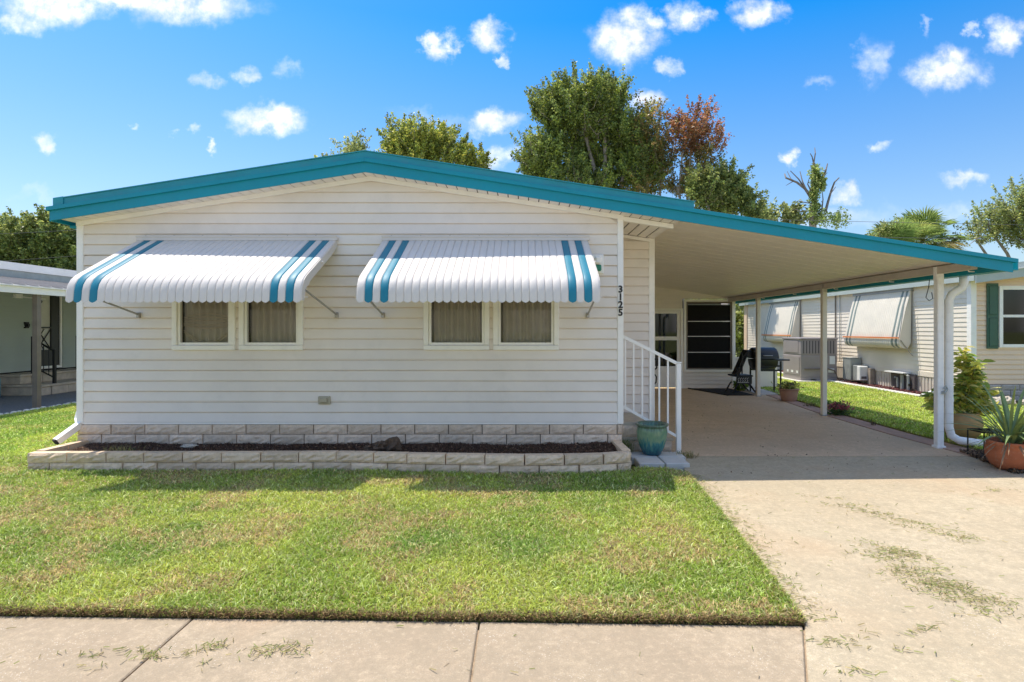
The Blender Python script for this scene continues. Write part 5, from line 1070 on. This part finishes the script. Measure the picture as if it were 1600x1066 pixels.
for k in range(260):
    t_ = r_.random(); y_ = 256+t_*90; x_ = 1272 + r_.gauss(0, 1)*(2.0+t_*1.3) + (2 if t_ < .4 else 0); sp.append((Vector(pv_(x_, y_, r_.gauss(0,.15))), Vector((r_.gauss(0,.3), r_.gauss(0,.3), -.6)), .35, .13, r_.choice((.6, .9, 1.1, 1.3))))
for k in range(70): sp.append((Vector(pv_(1285+r_.gauss(0,2.4), 279+r_.gauss(0,5), r_.gauss(0,.2))), Vector((0, 0, -.8)), .4, .12, r_.choice((.7, 1, 1.2))))
for k in range(45): sp.append((Vector(pv_(1290+r_.gauss(0,14), 346+r_.gauss(0,5), r_.gauss(0,.4))), Vector((0, 0, 1)), .35, .2, r_.choice((.7, 1, 1.2))))
for k in range(24): sp.append((Vector(pv_(1312+r_.gauss(0,9), 353+r_.gauss(0,3), r_.gauss(0,.4))), Vector((.2, 0, 1)), .5, .12, .9))
crown_leaves(sp, 15, .10, [(.26,.34,.09),(.18,.25,.07),(.36,.42,.13)], 'vine', vt)
# fan palm
def palm(cx, cy, Z, label, seed, nf=34, fr_=1.25):
    R_ = random.Random(seed); c = P(cx, cy, Z); t = thing('cabbage_palm', label, 'palm tree', (c.x, Z, -.09)); part('trunk', BARK, t, lambda m: m.tube([(c.x, Z, -.09), (c.x+.1, Z, c.z*.5), (c.x, Z, c.z-.15)], [.2, .17, .19], 10))
    V, cl = [], []; pm = MB()
    for i in range(nf):
        az = R_.uniform(0, 6.283); el = R_.uniform(-.5, 1.35); pl = R_.uniform(.6, 1.0); d = Vector((math.cos(az)*math.cos(el), math.sin(az)*math.cos(el), math.sin(el))); hub = c + d*pl - Vector((0,0,.12*pl))
        pm.tube([c, c+d*pl*.5, hub], [.025, .018, .012], 5); sd = d.cross(Vector((0,0,1))).normalized(); u = sd.cross(d).normalized(); tone = R_.choice(((.20,.30,.08),(.26,.36,.11),(.13,.20,.06),(.34,.40,.11))) if el > -.1 else R_.choice(((.40,.40,.11),(.32,.28,.12),(.20,.26,.08)))
        for k in range(26):
            a = -1.75+3.5*k/25; dd = d*math.cos(a) + sd*math.sin(a)*.95 + u*.22*abs(math.sin(a)); dd.normalize(); L_ = fr_*(.62+.38*math.cos(a*.7))*R_.uniform(.85, 1.05)
            s = dd.cross(u).normalized()*.026; m1 = hub+dd*L_*.5; tip = hub+dd*L_+Vector((0,0,-.22*L_))
            V.append([hub-s*.3, m1-s, m1-s*.9+dd*L_*.12, tip, m1+s*.9+dd*L_*.12, m1+s]); f = R_.uniform(.7, 1.3); cl.append((tone[0]*f, tone[1]*f, tone[2]*f))
    V = np.array([[tuple(q) for q in v] for v in V]); pm.build('stalk', mat('palm_stalk', (.20, .20, .06), .6), t); leaf_obj('crown', V, np.array(cl), t)
palm(1442, 378, 27, 'fan palm with a full crown above the carport edge', 2, 50, 1.25); palm(1402, 396, 26, 'lower fan palm left of the full crowned one', 5, 26, 1.2)
tree('sprig_tree', 'thin leafy tree top left of the palms', 26, [(1366,362,9,10),(1380,360,9,10)], 1372, 20, 40, .11, GP, 31, trunk=.07)
# power lines
for i, (a, b, lab) in enumerate((((1150,329),(1680,340),'upper power line crossing the sky at right'), ((1320,357),(1680,362),'lower power line at right'), ((-60,356),(140,346),'upper power line before the left trees'), ((-60,400),(140,386),'lower power line before the left trees'))):
    Zl = 22.5 if i < 2 else 24; p, q = P(*a, Zl), P(*b, Zl); d = q - p; p2, q2 = p - d*(1.6 if i < 2 else 3), q + d*(1.6 if i < 2 else 3)
    w = thing('power_line', lab, 'cable', p2); part('wire', CABLE, w, lambda m: m.tube([p2.lerp(q2, t/10) - Vector((0,0,.35*math.sin(math.pi*t/10))) for t in range(11)], .008, 5))
# a few dry leaves and twigs on the carport floor
n = 150; x = rng.uniform(2.1, 5.5, n); y = 6.2+rng.random(n)**2*6; cols = np.array([[.12,.085,.05],[.22,.14,.08],[.07,.055,.04]])[rng.integers(0,3,n)]
tag(link('fallen_leaves', chips_at('fallen_leaves', x, y, +.008+.003*rng.random(n), .010, cols, LEAF)), 'scattered dry leaves and twigs on the carport concrete', 'litter', kind='stuff')
